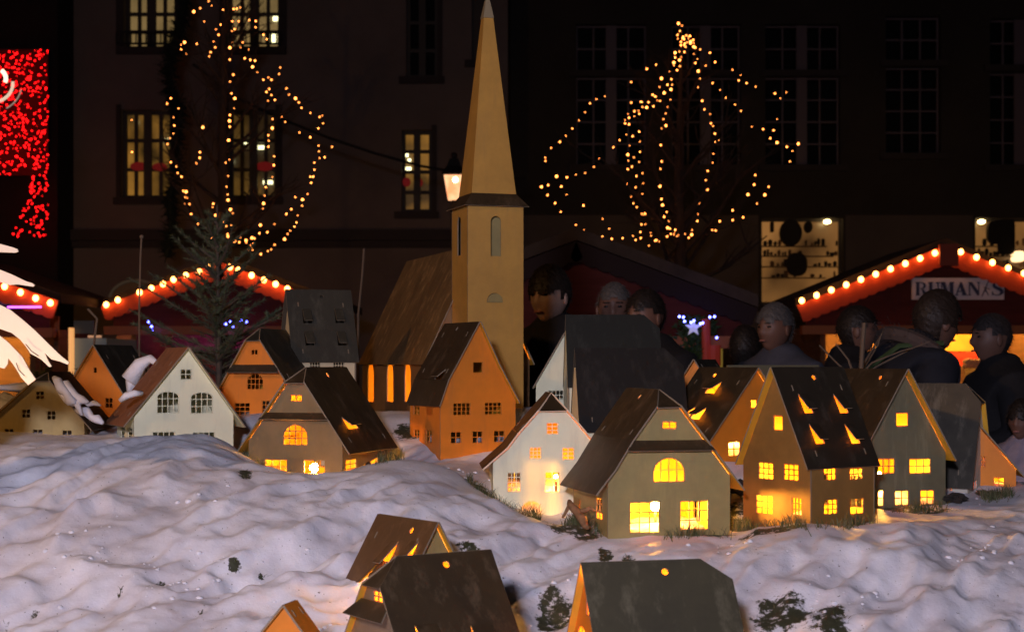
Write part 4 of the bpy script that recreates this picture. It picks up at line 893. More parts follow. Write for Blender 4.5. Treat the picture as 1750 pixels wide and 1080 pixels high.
# dark fir garland hanging in front of the left building
bm = newbm(); rnd = random.Random(2)
path = [(318, -30), (313, 30), (300, 70), (288, 115), (292, 160), (308, 190), (300, 240), (303, 290), (290, 340), (296, 380), (285, 440)]
pp = [at(x, y, 24) for x, y in path]; tube(bm, pp, .05, 6)
for i in range(len(pp)-1):
    for k in range(150):
        c = pp[i].lerp(pp[i+1], rnd.random()); d_ = Vector((rnd.gauss(0,1), rnd.gauss(0,1), rnd.gauss(0,1))).normalized(); ln = rnd.uniform(.08, .26); s_ = d_.orthogonal()*.02
        v = [bm.verts.new(c - s_), bm.verts.new(c + s_), bm.verts.new(c + d_*ln)]; bm.faces.new(v)
tag(new_obj('fir_garland', bm, mat('dark_fir', (.012, .016, .010), .9)), 'thick dark fir garland hanging down in front of the pale town house', 'garland')
bm = newbm(); tube(bm, [at(x, y, 22) for x, y in ((330, 110), (400, 165), (480, 203), (560, 235), (640, 262), (720, 284), (800, 298), (900, 305))], .02, 5)
tag(new_obj('cable', bm, mat('black_rubber', (.01, .01, .01), .8)), 'thin dark cable sagging across the pale town house', 'cable')

# street lantern beside the spire
Yl = 19; root = thing('street_lantern', (pxl(776, Yl), Yl, 0), 'lit old street lantern half hidden by the church spire', 'street lamp')
c = at(776, 320, Yl); bm = newbm(); g = .36
def fr4(bm, c, h0, z0, h1, z1):
    lo = [bm.verts.new(c + Vector((sx*h0, sy*h0, z0))) for sx, sy in ((-1,-1),(1,-1),(1,1),(-1,1))]; hi = [bm.verts.new(c + Vector((sx*h1, sy*h1, z1))) for sx, sy in ((-1,-1),(1,-1),(1,1),(-1,1))]
    for k in range(4): bm.faces.new([lo[k], lo[(k+1)%4], hi[(k+1)%4], hi[k]])
    bm.faces.new(lo[::-1]); bm.faces.new(hi)
fr4(bm, c, .07, -.15, .115, .13); new_obj('lantern_glass', bm, glow('lantern_glass_glow', (1, .32, .12), (1, .62, .32), 1.5, 6), root)
bm = newbm(); ball(bm, c + Vector((.02, -.13, .07)), .035, 2); new_obj('bulb', bm, mat('lantern_bulb', (1, .8, .5), emit=(1, .75, .35), estr=9), root)
bm = newbm(); fr4(bm, c, .15, .135, .08, .24); fr4(bm, c, .08, .242, .05, .33); ball(bm, c + Vector((0, 0, .37)), .04, 2); new_obj('cap', bm, MATS['iron'], root)
bm = newbm(); tube(bm, [(c.x, Yl, 0), (c.x, Yl, .6), (c.x, Yl, c.z-.155)], [.09, .05, .035], 8); new_obj('post', bm, MATS['iron'], root)

# ------------------------------------------------------------ market stalls
REDB = mat('red_fascia', (.55, .06, .010), .6, 0, .2, 4)
REDW = mat('dark_red_boards', (.12, .013, .007), .8, 0, .3, 3, .2, 20, stretch=(1, 1, 6))
BUL = mat('stall_bulb', (1, .8, .4), emit=(1, .38, .08), estr=13)
bm = newbm(); ball(bm, Vector((0, 0, 0)), .031, 2); sb = bpy.data.meshes.new('bulb'); bm.to_mesh(sb); bm.free(); sb.materials.append(BUL)
for p in sb.polygons: p.use_smooth = True
DSN = mat('grubby_roof_snow', (.42, .37, .36), .85, 0, .35, 2, .4, 10)
def stall(label, Y, apex, le, re, eave_py, base_w, bulbs, inner=None, D=2.4, roofm=None, fasm=None, fw_=.19, counter=True, ridgepost=True):
    root = thing('market_stall', (pxl(apex[0], Y), Y + D/2, 0), label, 'market stall', 'wooden market stalls round the square')
    A_ = at(apex[0], apex[1], Y); L_ = at(le[0], le[1], Y); R_ = at(re[0], re[1], Y); n = Vector((0, 1, 0))
    roofm = roofm or mat('dark_stall_roof', (.025, .018, .016), .9); fasm = fasm or REDB
    bm = newbm()
    for (P0, P1, sg) in ((L_, A_, 1), (A_, R_, 1)):
        ex = (P1 - P0); ln = ex.length; ex.normalize(); ey = ex.cross(Vector((0, -1, 0))) * -1
        ey = Vector((-ex.z, 0, ex.x)); k_ = int(ln/.11)
        # scalloped lower edge
        lowe = []
        for i in range(k_*4 + 1):
            s = ln*i/(k_*4); lowe.append((s, -fw_ - .02*abs(math.sin(math.pi*i/4))))
        panel(bm, P0, ex, ey, lowe + [(ln, 0), (0, 0)], (), .03)
    new_obj('fascia', bm, fasm, root)
    bm = newbm(); ez = min(L_.z, R_.z) - .22
    panel(bm, Vector((0, Y + .10, 0)), X1, UP, [(L_.x + .12, ez), (R_.x - .12, ez), (R_.x - .12, R_.z - .05), (A_.x, A_.z - .05), (L_.x + .12, L_.z - .05)], (), .04)
    new_obj('gable_board', bm, REDW, root)
    bm = newbm()
    for (P0, P1) in ((L_, A_), (R_, A_)):
        up = UP*(.02 if inner else .05) + n*(.09 if inner else 0); q = [P0 + up, P1 + up, P1 + up + n*(D+.3), P0 + up + n*(D+.3)]
        lo = [bm.verts.new(v - UP*.04) for v in q]; hi = [bm.verts.new(v + UP*.06) for v in q]
        bm.faces.new(hi); bm.faces.new(lo[::-1])
        for k in range(4): bm.faces.new([lo[k], lo[(k+1)%4], hi[(k+1)%4], hi[k]])
    bmesh.ops.recalc_face_normals(bm, faces=bm.faces[:]); new_obj('roof', bm, roofm, root)
    bm = newbm(); box(bm, (L_.x + .05, Y - .06, ez - .10), (R_.x - .05, Y + .099, ez - .003)); new_obj('awning_beam', bm, mat('orange_beam', (.42, .12, .03), .6), root)
    bm = newbm(); xl, xr = L_.x + .3, R_.x - .3
    box(bm, (xl, Y + .2, 0), (xl + .06, Y + D, ez)); box(bm, (xr - .06, Y + .2, 0), (xr, Y + D, ez)); box(bm, (xl + .06, Y + D - .06, 0), (xr - .06, Y + D, ez)); 
    new_obj('wall', bm, mat('stall_wood', (.22, .10, .04), .8, 0, .4, 3, .2, 20, stretch=(1, 1, 7)), root)
    if counter:
        bm = newbm(); box(bm, (xl + .061, Y + .2, 0), (xr - .061, Y + .26, .95)); box(bm, (xl - .05, Y - .05, .953), (xr + .05, Y + .5, 1.0)); new_obj('counter', bm, MATS['stall_wood'], root)
    for (bx, by) in bulbs: place_bulb(sb, at(bx, by, Y) - n*.045, root)
    if inner:
        bm = newbm(); box(bm, (xl + .2, Y + D - .9, ez + .16), (xr - .2, Y + D - .8, ez + .22)); new_obj('strip_lamp', bm, inner, root)
    return root, ez, xl, xr
WARMS = mat('stall_strip_lamp', (1, .8, .4), emit=(1, .50, .10), estr=70)
# sign stall on the right
Ys = 18
bl1 = [(1369 + (1596-1369)*k/9, 514 - (514-433)*k/9) for k in range(10)]; bl2 = [(1640 + 27*k, 431 + 9.1*k) for k in range(9)]
st, ez, xl, xr = stall('market stall with a white name sign under its bulb-lined red gable', Ys, (1618, 418), (1362, 522), (1874, 522), 540, 1, bl1 + bl2, WARMS)
bm = newbm(); box(bm, (pxl(1602, Ys), Ys-.10, pz(455, Ys)), (pxl(1634, Ys), Ys-.032, pz(418, Ys))); new_obj('ridge_board', bm, mat('ridge_red', (.30, .045, .015), .6), st)
# name board with its lettering
Yn = Ys + .02; bx0, bx1, bz0, bz1 = pxl(1559, Yn), pxl(1716, Yn), pz(512, Yn), pz(475, Yn)
bm = newbm(); box(bm, (bx0, Yn, bz0), (bx1, Yn + .05, bz1)); sg = new_obj('name_board', bm, mat('sign_white', (.85, .74, .80), .6, 0, .15, 6), st)
LB = mat('sign_blue', (.03, .04, .11), .6)
Hh = (bz1-bz0)*.62; zz0 = bz0 + (bz1-bz0)*.19
def arc(cx, cy, rx, ry, a0, a1, n=8): return [(cx + rx*math.cos(R(a0+(a1-a0)*k/n)), cy + ry*math.sin(R(a0+(a1-a0)*k/n))) for k in range(n+1)]
LET = {
 'R': [[(0,0),(.34,0),(.34,.07),(.28,.07),(.28,.93),(.34,.93),(.34,1),(0,1),(0,.93),(.05,.93),(.05,.07),(0,.07)], [(.36,.93),(.42,.93)] + arc(.42,.73,.18,.20,90,-90) + [(.36,.53),(.36,.46),(.42,.46)] + arc(.44,.73,.33,.27,-90,90) + [(.36,1)], [(.44,.45),(.62,.45),(.84,.07),(.9,.07),(.9,0),(.64,0)]],
 'U': [[(0,1),(.36,1),(.36,.93),(.30,.93),(.30,.3)] + arc(.42,.3,.12,.2,180,240,4) + [(.40,0)] + arc(.42,.3,.36,.3,268,180,6) + [(.06,.93),(0,.93)], [(.56,1),(.86,1),(.86,.93),(.78,.93),(.78,.3)] + arc(.42,.3,.36,.3,0,-80,5) + [(.46,.06)] + arc(.42,.3,.29,.24,-78,0,5) + [(.68,.93),(.56,.93)]],
 'M': [[(0,0),(.2,0),(.2,.07),(.13,.07),(.13,.85),(.36,0),(.46,0),(.70,.9),(.70,.07),(.66,.07),(.66,0),(1.04,0),(1.04,.07),(.98,.07),(.98,.93),(1.04,.93),(1.04,1),(.72,1),(.53,.34),(.36,1),(0,1),(0,.93),(.06,.93),(.06,.07),(0,.07)]],
 'A': [[(0,0),(.26,0),(.26,.07),(.18,.07),(.25,.27),(.48,.27),(.48,.34),(.27,.34),(.37,.66),(.41,.55),(.58,.07),(.52,.07),(.52,0),(.94,0),(.94,.07),(.87,.07),(.52,1),(.40,1),(.08,.07),(0,.07)]],
 'N': [[(0,0),(.22,0),(.22,.07),(.15,.07),(.15,.8),(.70,0),(.84,0),(.84,.93),(.90,.93),(.90,1),(.68,1),(.68,.93),(.76,.93),(.76,.34),(.30,1),(0,1),(0,.93),(.07,.93),(.07,.07),(0,.07)]],
 'S': [[(.74,.72),(.74,1),(.69,1),(.66,.95)] + arc(.36,.74,.33,.27,60,180,8) + [(.06,.62),(.16,.52),(.48,.34),(.52,.24)] + arc(.36,.22,.17,.15,0,-110,6) + [(.12,.10),(.06,.30),(0,.30),(0,0),(.05,0),(.08,.05)] + arc(.38,.27,.38,.28,-110,20,8) + [(.70,.48),(.58,.57),(.26,.72),(.22,.80)] + arc(.38,.80,.16,.13,180,60,6) + [(.62,.86),(.68,.72)]],
}
x = bx0 + (bx1-bx0)*.035; wsc = (bx1-bx0)*.145
for ch_ in 'RUMAN':
    bm = newbm()
    for pl in LET[ch_]:
        q = [(x + p[0]*wsc*1.0, zz0 + p[1]*Hh) for p in pl]
        ar = sum(p[0]*r[1]-r[0]*p[1] for p, r in zip(q, q[1:]+q[:1]))
        panel(bm, Vector((0, Yn - .008, 0)), X1, UP, q if ar > 0 else q[::-1], (), .007)
    new_obj('letter', bm, LB, sg); x += wsc*max(p[0] for pl in LET[ch_] for p in pl) + wsc*.05
# slanting figure that stands in for the I
bm = newbm(); tube(bm, [Vector((x + .01, Yn-.012, zz0 - .01)), Vector((x + .05, Yn-.012, zz0 + Hh*.5)), Vector((x + .085, Yn-.012, zz0 + Hh*1.12))], [.006, .009, .004], 5)
tube(bm, [Vector((x + .05, Yn-.012, zz0 + Hh*.45)), Vector((x + .085, Yn-.012, zz0))], [.010, .004], 5); tube(bm, [Vector((x + .03, Yn-.012, zz0 + Hh*.62)), Vector((x + .10, Yn-.012, zz0 + Hh*.45))], .005, 5); ball(bm, Vector((x+.085, Yn-.012, zz0+Hh*1.12)), .012, 1)
new_obj('slanting_figure', bm, LB, sg); x += .125
bm = newbm()
for pl in LET['S']:
    q = [(x + p[0]*wsc*1.15, zz0 + p[1]*Hh) for p in pl]; ar = sum(p[0]*r[1]-r[0]*p[1] for p, r in zip(q, q[1:]+q[:1])); panel(bm, Vector((0, Yn - .008, 0)), X1, UP, q if ar > 0 else q[::-1], (), .007)
new_obj('letter', bm, LB, sg)
# goods inside the sign stall
def backdrop(root, px0, py0, px1, py1, Y, m, nm='back_panel', th_=.04):
    bm = newbm(); box(bm, (pxl(px0, Y), Y, pz(py1, Y)), (pxl(px1, Y), Y + th_, pz(py0, Y))); return new_obj(nm, bm, m, root)
YP = mat('yellow_panel', (.75, .42, .06), .7, 0, .3, 4)
Yi = Ys + 2.2
backdrop(st, 1490, 538, 1560, 640, Yi, mat('light_wood_panel', (.62, .32, .10), .7, 0, .3, 5)); backdrop(st, 1562, 538, 1680, 600, Yi, YP); backdrop(st, 1500, 575, 1535, 640, Yi - .1, mat('dim_cloth', (.20, .10, .04), .8)); backdrop(st, 1620, 602, 1690, 625, Yi - .3, mat('red_cloth', (.55, .03, .015), .8), 'red_cloth'); backdrop(st, 1650, 600, 1745, 660, Yi - .02, mat('dim_goods', (.16, .10, .05), .8, 0, .7, 20))
bm = newbm()
for k in range(9): lump(bm, at(1652 + 8*(k % 5), 618 + 6*(k//5), Ys + .9), .05, (1, 1, .8), k, .3, 2)
new_obj('bread', bm, mat('bread', (.50, .34, .20), .8), st)
for (x, y, cc) in ((1722, 552, (1, 1, 1)), (1732, 556, (1, .9, .6)), (1742, 548, (1, .1, .05)), (1748, 556, (1, .1, .05))):
    bm = newbm(); ball(bm, at(x, y, Ys + .15), .014, 1); new_obj('bulb', bm, mat('xmas_%s' % str(cc[1]), cc, emit=cc, estr=5), st)
# left stall behind the spruce
Yq = 18.5
pl_ = [(183, 521), (203, 513), (240, 500), (260, 493), (280, 486), (298, 478), (319, 471), (342, 465), (358, 455), (394, 457), (409, 462), (431, 471), (452, 479), (472, 486), (492, 494), (512, 502), (532, 510)]
MAG = mat('stall_pink_lamp', (1, .3, .6), emit=(1, .16, .42), estr=7)
st2, ez2, xl2, xr2 = stall('market stall with bulb-lined red gable behind the spruce', Yq, (376, 448), (172, 524), (580, 524), 540, 1, pl_, MAG, fw_=.16)
backdrop(st2, 200, 546, 560, 600, Yq + 2.2, mat('lilac_panel', (.30, .12, .20), .7, 0, .8, 3))
BLU = mat('blue_led', (.3, .3, 1), emit=(.10, .12, 1), estr=18)
for (x, y) in ((254, 550), (259, 558), (259, 565), (386, 554), (394, 550), (398, 558), (390, 559), (421, 550), (412, 548)):
    bm = newbm(); ball(bm, at(x, y, Yq - .2), .014, 1); new_obj('blue_bulb', bm, BLU, st2)
# round sign behind
rs = thing('round_sign', at(235, 500, 19.5), 'round topped lit sign board behind the spruce stall', 'sign')
bm = newbm(); O_ = Vector((pxl(233, 19.5), 19.5, pz(512, 19.5))); r_ = 45/F*19.5
panel(bm, O_, X1, UP, [(r_*math.cos(R(q)), r_*.72*math.sin(R(q))) for q in range(0, 181, 12)], (), .03); new_obj('board', bm, mat('ochre_board', (.30, .15, .05), .7), rs)
bm = newbm(); tube(bm, [O_ + Vector((r_*math.cos(R(q)), -.02, r_*.72*math.sin(R(q)))) for q in range(0, 181, 12)], .02, 6); new_obj('rim', bm, mat('pale_rim', (.5, .42, .25), .7), rs)
bm = newbm(); box(bm, (pxl(228, 19.5), 19.54, 0), (pxl(238, 19.5), 19.6, pz(512, 19.5))); new_obj('post', bm, FR1, rs)
# stall cut by the left edge
Yz = 17
st3, ez3, xl3, xr3 = stall('market stall with bulbs and violet strip light, cut by the left edge', Yz, (-120, 440), (-340, 524), (100, 514), 540, 1, [(10, 490), (37, 500), (63, 510), (88, 518), (-17, 481), (-44, 472), (-72, 463)], WARMS)
VIO = mat('violet_strip', (.7, .2, 1), emit=(.62, .10, 1), estr=5)
bm = newbm(); 
for k in range(26): ball(bm, at(14 + k*2.2, 525 - k*.02, Yz - .2), .010, 1)
new_obj('violet_strip_light', bm, VIO, st3)
backdrop(st3, 55, 540, 100, 600, Yz + .9, mat('warm_goods', (.62, .26, .10), .7, 0, .85, 9), 'goods_shelf'); backdrop(st3, 0, 506, 60, 522, Yz + .09, mat('violet_board', (.25, .18, .5), .7))
tr = thing('notice_trailer', at(152, 640, 15), 'pale blue trailer box with a lit window beside the left stall', 'trailer')
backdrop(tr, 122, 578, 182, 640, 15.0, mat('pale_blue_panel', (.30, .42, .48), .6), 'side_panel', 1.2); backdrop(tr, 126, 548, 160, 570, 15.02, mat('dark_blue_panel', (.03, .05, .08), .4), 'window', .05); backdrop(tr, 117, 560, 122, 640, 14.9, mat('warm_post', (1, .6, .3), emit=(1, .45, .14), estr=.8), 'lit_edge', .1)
backdrop(tr, 150, 573, 172, 577, 14.95, mat('peach_strip', (1, .6, .4), emit=(1, .5, .25), estr=.35), 'shelf_lamp', .04)
# dark snow roofed stall in the middle with decorated opening
Ym = 13
st4, ez4, xl4, xr4 = stall('dark market stall with snow edged roof and decorated opening behind the crowd', Ym, (985, 412), (700, 520), (1296, 527), 540, 1, [], None, roofm=mat('dim_roof_snow', (.10, .065, .045), .9, 0, .6, 3, .4, 8), fasm=mat('dark_red_fascia', (.02, .006, .005), .8), fw_=.14, counter=False)
bm = newbm(); box(bm, (pxl(900, Ym), Ym + .21, 0), (pxl(1128, Ym), Ym + .25, ez4 - .01)); new_obj('front_boards', bm, REDW, st4)
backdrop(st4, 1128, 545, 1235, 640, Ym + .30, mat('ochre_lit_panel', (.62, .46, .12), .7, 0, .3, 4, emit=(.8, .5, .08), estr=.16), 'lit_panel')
dec = thing('fir_decoration', at(1182, 620, Ym), 'green fir bush with white star and blue lights in the stall opening', 'decoration'); bm = newbm(); rnd = random.Random(4)
for k in range(1500):
    c = at(1190 + rnd.gauss(0, 12), 575 + rnd.uniform(-30, 50), Ym + rnd.uniform(-.1, .1)); d_ = Vector((rnd.gauss(0,1), rnd.gauss(0,1), rnd.gauss(0,1))).normalized()*.06; s_ = d_.orthogonal()*.25
    bm.faces.new([bm.verts.new(c-s_), bm.verts.new(c+s_), bm.verts.new(c+d_)])
new_obj('branches', bm, mat('lit_fir', (.06, .11, .03), .8), dec)
bm = newbm(); O_ = at(1185, 560, Ym - .2); panel(bm, O_, X1, UP, [((.07 if k % 2 else .03)*math.cos(R(90+36*k+36)), (.07 if k % 2 else .03)*math.sin(R(90+36*k+36))) for k in range(10)], (), .01); new_obj('star', bm, mat('star_white', (.7, .7, .65), emit=(.8, .75, .6), estr=.25), dec)
for (x, y) in ((1161, 541), (1168, 542), (1170, 549), (1181, 551), (1186, 548), (1197, 553), (1201, 552), (1213, 542), (1221, 541), (1225, 577)):
    bm = newbm(); ball(bm, at(x, y, Ym - .25), .011, 1); new_obj('blue_bulb', bm, BLU, dec)
bm = newbm(); tube(bm, [at(1206, 545, Ym-.1), at(1208, 625, Ym-.1)], .035, 8); tube(bm, [at(1221, 590, Ym-.1), at(1221, 625, Ym-.1)], .05, 8); new_obj('candle', bm, mat('red_candle', (.45, .06, .03), .6, emit=(.6, .05, .02), estr=.08), dec)

# ------------------------------------------------------------ spruce
Yp = 7.0
def spruce(px, Y, ztop, label, seed, nb, maxr, thick=1.0):
    rnd = random.Random(seed); x0 = pxl(px, Y); root = thing('spruce_tree', (x0, Y, 0), label, 'tree')
    bm = newbm(); tube(bm, [(x0, Y, 0), (x0+.01, Y, ztop*.5), (x0, Y, ztop)], [.035, .018, .004], 7); new_obj('trunk', bm, mat('spruce_bark', (.12, .085, .06), .9, 0, .3, 30), root)
    bm = newbm()
    def needles(p0, p1, n, ln):
        d = (p1-p0).normalized(); o1 = d.orthogonal().normalized(); o2 = d.cross(o1)
        for k in range(n):
            c = p0.lerp(p1, (k + rnd.random())/n); an = rnd.uniform(0, 2*math.pi); nd = (d*.75 + (o1*math.cos(an) + o2*math.sin(an))).normalized()*ln*rnd.uniform(.7, 1.2); s = nd.cross(d).normalized()*.0019*thick
            bm.faces.new([bm.verts.new(c-s), bm.verts.new(c+s), bm.verts.new(c+nd)]).material_index = 1
    for k in range(nb):
        t0 = (k + rnd.random())/nb; z = .55 + (ztop-.62)*t0; ln = maxr*(1-t0)**.75*rnd.uniform(.6, 1.1) + .06; an = k*2.4 + rnd.gauss(0,.3)
        rise = .05 + .75*t0
        p = Vector((x0, Y, z)); pts = [p]; d = Vector((math.cos(an), math.sin(an), rise)).normalized()
        for q in range(5): d = (d + Vector((rnd.gauss(0,.06), rnd.gauss(0,.06), .03 - .05*(1-t0)))).normalized(); pts.append(pts[-1] + d*ln/5)
        tube(bm, pts, [.008, .0065, .005, .004, .003, .0015], 4, cap=False)
        for q in range(1, 6):
            needles(pts[q-1], pts[q], int(ln*120)+8, .024)
            for sgn in (-1, 1):
                if rnd.random() < .8:
                    sd = (d + d.cross(UP).normalized()*sgn*rnd.uniform(.7,1.1) + UP*rnd.gauss(0,.15)).normalized(); sl = ln*.32*(1.15 - q/6)*rnd.uniform(.6,1.2); e = pts[q-1] + sd*sl
                    tube(bm, [pts[q-1], e], [.003, .001], 3, cap=False); needles(pts[q-1], e, int(sl*300)+6, .022)
    new_obj('crown', bm, [MATS['spruce_bark'], mat('spruce_needle', (.10, .125, .06), .75)], root)
spruce(371, Yp, 2.08, 'sparse young spruce tree behind the amber hipped house', 11, 76, .82)
spruce(70, 6.9, 1.42, 'small bushy spruce behind the white wing at the left', 12, 40, .42)
spruce(165, 7.2, 1.45, 'small spruce between the wing and the tall spruce', 13, 36, .40)
spruce(20, 6.6, 1.22, 'low spruce sprig half hidden by the lowest feather', 14, 26, .36)
bm = newbm(); lump(bm, at(60, 662, 6.6), .10, (1.6, .8, .28), 5, .3); tag(new_obj('snow_clump', bm, SNOW, smooth=True), 'pad of snow lying on low spruce twigs at the far left', 'snow clump')
bm = newbm(); lump(bm, at(8, 695, 5.6), .06, (1.2, .8, .7), 8, .3)
tag(new_obj('snow_clump', bm, SNOW, smooth=True), 'rounded snow pad just behind the left eave of the far left olive house', 'snow clump')
# thin rods and twigs
TW = mat('twig', (.16, .11, .07), .9)
for (lab, pts_, Y, r) in (('thin upright rod with a knob above the left stall', ((242, 405), (240, 440), (238, 520), (238, 600)), 6.6, .004),
    ('short bent rod beside the amber gable at the left', ((150, 528), (166, 545), (162, 575), (160, 600)), 6.4, .005),
    ('thin pale stick before the dark haired shopper', ((1477, 552), (1474, 590), (1470, 660)), 6.2, .009),
    ('thin bare stem beside the church nave roof', ((622, 425), (619, 470), (612, 540)), 7.5, .005)):
    bm = newbm(); tube(bm, [at(x, y, Y) for x, y in pts_] + [Vector((pxl(pts_[-1][0], Y), Y, .9))], r, 6)
    if 'knob' in lab: ball(bm, at(*pts_[0], Y), .009, 2)
    tag(new_obj('twig', bm, TW), lab, 'twig')
bm = newbm(); rnd = random.Random(8); b0 = at(1462, 650, 6.3)
for (q) in (((1480, 615), (1505, 575), (1512, 560)), ((1500, 625), (1560, 595), (1590, 583)), ((1490, 620), (1540, 600), (1575, 590)), ((1430, 620), (1400, 590)), ((1450, 615), (1428, 587)), ((1485, 615), (1500, 590), (1507, 570))):
    tube(bm, [b0] + [at(x, y, 6.3 + rnd.gauss(0, .05)) for x, y in q], [.006, .004, .003, .0015][:len(q)+1], 5)
tube(bm, [b0, Vector((b0.x, b0.y, .5))], .008, 6)
tag(new_obj('bare_shrub', bm, TW), 'bare shrub twigs sticking up behind the black roofed house', 'shrub')

# ------------------------------------------------------------ people
def skin_bm(verts, edges, radii, sub=1):
    me_ = bpy.data.meshes.new('tmp'); me_.from_pydata([tuple(v) for v in verts], edges, []); ob = bpy.data.objects.new('tmp', me_); COL.objects.link(ob)
    m1 = ob.modifiers.new('s', 'SKIN'); 
    lay = me_.skin_vertices[0] if me_.skin_vertices else None
    if lay is None:
        bpy.context.view_layer.update(); lay = me_.skin_vertices[0]
    for v, r in zip(lay.data, radii): v.radius = r if isinstance(r, tuple) else (r, r)
    lay.data[0].use_root = True
    if sub: ss = ob.modifiers.new('u', 'SUBSURF'); ss.levels = sub; ss.render_levels = sub
    dg = bpy.context.evaluated_depsgraph_get(); dg.update(); out = bpy.data.meshes.new_from_object(ob.evaluated_get(dg))
    bm = newbm(); bm.from_mesh(out); bpy.data.objects.remove(ob); bpy.data.meshes.remove(out); bpy.data.meshes.remove(me_)
    return bm
def head_pts(nu=40, nv=30, grow=0.0, hair=False):
    rows = []
    for j in range(nv + 1):
        v = math.pi*j/nv; z = math.cos(v); row = []
        for i in range(nu):
            u = 2*math.pi*i/nu; x = math.sin(v)*math.sin(u); y = -math.sin(v)*math.cos(u)     # u=0 is the face
            X = .076*x; Yy = .094*y; Z = .118*z
            if z < 0: X *= 1 - .30*(-z)**1.3; Yy = Yy*(1 - .12*(-z)) - .012*(-z)
            if y > 0: Yy *= 1.05; Z += .006*y
            front = max(0, -y)
            if not hair and front > 0:
                g = lambda cx, cz, sx, sz: math.exp(-((X-cx)/sx)**2 - ((Z-cz)/sz)**2)
                Yy -= .020*g(0, -.022, .011, .018) + .010*g(0, .004, .008, .022) + .006*g(0, -.058, .022, .007) + .008*g(0, -.095, .024, .016) + .005*g(0, .034, .045, .010)
                Yy += .010*g(.030, .008, .015, .011) + .010*g(-.030, .008, .015, .011) + .004*g(0, -.066, .02, .004)
                Yy -= .004*g(.034, -.03, .02, .02) + .004*g(-.034, -.03, .02, .02)
            row.append(Vector((X, Yy, Z))*(1 + grow))
        rows.append(row)
    return rows
def head_bm(bm, M, skin=0, eye=1, lip=2):
    rows = head_pts(); nu = len(rows[0]); vs = [[bm.verts.new(M @ p) for p in r] for r in rows[1:-1]]
    top = bm.verts.new(M @ rows[0][0]); bot = bm.verts.new(M @ rows[-1][0])
    for r0, r1 in zip(vs, vs[1:]):
        for i in range(nu): bm.faces.new([r0[i], r1[i], r1[(i+1) % nu], r0[(i+1) % nu]]).material_index = skin
    for i in range(nu): bm.faces.new([top, vs[0][i], vs[0][(i+1) % nu]]); bm.faces.new([bot, vs[-1][(i+1) % nu], vs[-1][i]])
    for sx in (-1, 1):
        d_ = bmesh.ops.create_icosphere(bm, subdivisions=2, radius=1, matrix=M @ Matrix.Translation((sx*.030, -.077, .008)) @ Matrix.Diagonal((.013, .009, .006, 1)))
        for v in d_['verts']:
            for f in v.link_faces: f.material_index = eye
        bmesh.ops.create_icosphere(bm, subdivisions=2, radius=1, matrix=M @ Matrix.Translation((sx*.077, .008, -.008)) @ Matrix.Rotation(sx*.3, 4, 'Z') @ Matrix.Diagonal((.009, .020, .033, 1)))
        bx = newbm(); box(bm, (sx*.030-.016, -.093, .024), (sx*.030+.016, -.086, .029), M, eye)
    d_ = bmesh.ops.create_icosphere(bm, subdivisions=2, radius=1, matrix=M @ Matrix.Translation((0, -.094, -.060)) @ Matrix.Diagonal((.021, .006, .0055, 1)))
    for v in d_['verts']:
        for f in v.link_faces: f.material_index = lip
def hair_bm(M, style, seed):
    bm = newbm(); rows = head_pts(grow=.095 if style != 'short' else .06, hair=True); nu = len(rows[0]); rnd = random.Random(seed); keep = {}
    puff = {'puffy': .30, 'bangs': .12, 'short': 0, 'bald': 0, 'normal': .05}[style]
    def ok(j, i):
        v = math.pi*j/(len(rows)-1); u = 2*math.pi*i/nu; y = -math.sin(v)*math.cos(u); z = math.cos(v)
        f = max(0, -y)
        lim = {'bangs': .26, 'normal': .42, 'short': .50, 'puffy': .38, 'bald': 2}[style]
        if f > .35: return z > lim - .15*abs(math.sin(u*3))
        if abs(y) <= .35 or f > 0: return z > (-.05 if style in ('bangs', 'puffy') else .12)
        if style == 'bald': return -.55 < z < .35
        return z > (-.75 if style == 'puffy' else -.6)
    V = {}
    def vert(j, i):
        i %= nu
        if (j, i) not in V:
            p = rows[j][i]; n_ = 1 + puff*max(0, rows[j][i].z/.118*.5 + .4)*.5 + rnd.uniform(-.012, .02)
            V[j, i] = bm.verts.new(M @ (p*n_))
        return V[j, i]
    for j in range(1, len(rows)-2):
        for i in range(nu):
            if ok(j, i): bm.faces.new([vert(j, i), vert(j+1, i), vert(j+1, i+1), vert(j, i+1)])
    if style != 'bald':
        t_ = bm.verts.new(M @ (rows[0][0]*(1+puff*.4)))
        for i in range(nu):
            bm.faces.new([t_, vert(1, i), vert(1, i+1)])
    # strands
    fs = list(bm.faces); 
    for k in range(1100):
        f = rnd.choice(fs); c = f.calc_center_median(); d_ = (Vector((rnd.gauss(0,.5), rnd.gauss(0,.5), -.8)) + (c - M.translation).normalized()*.5).normalized()*rnd.uniform(.012, .028); s_ = d_.orthogonal().normalized()*.0016
        bm.faces.new([bm.verts.new(c-s_), bm.verts.new(c+s_), bm.verts.new(c+d_)])
    return bm
SKINM = mat('skin', (.19, .095, .065), .55, 0, .1, 20); EYEM = mat('eye_dark', (.02, .015, .012), .3); LIPM = mat('lip', (.38, .15, .12), .5)
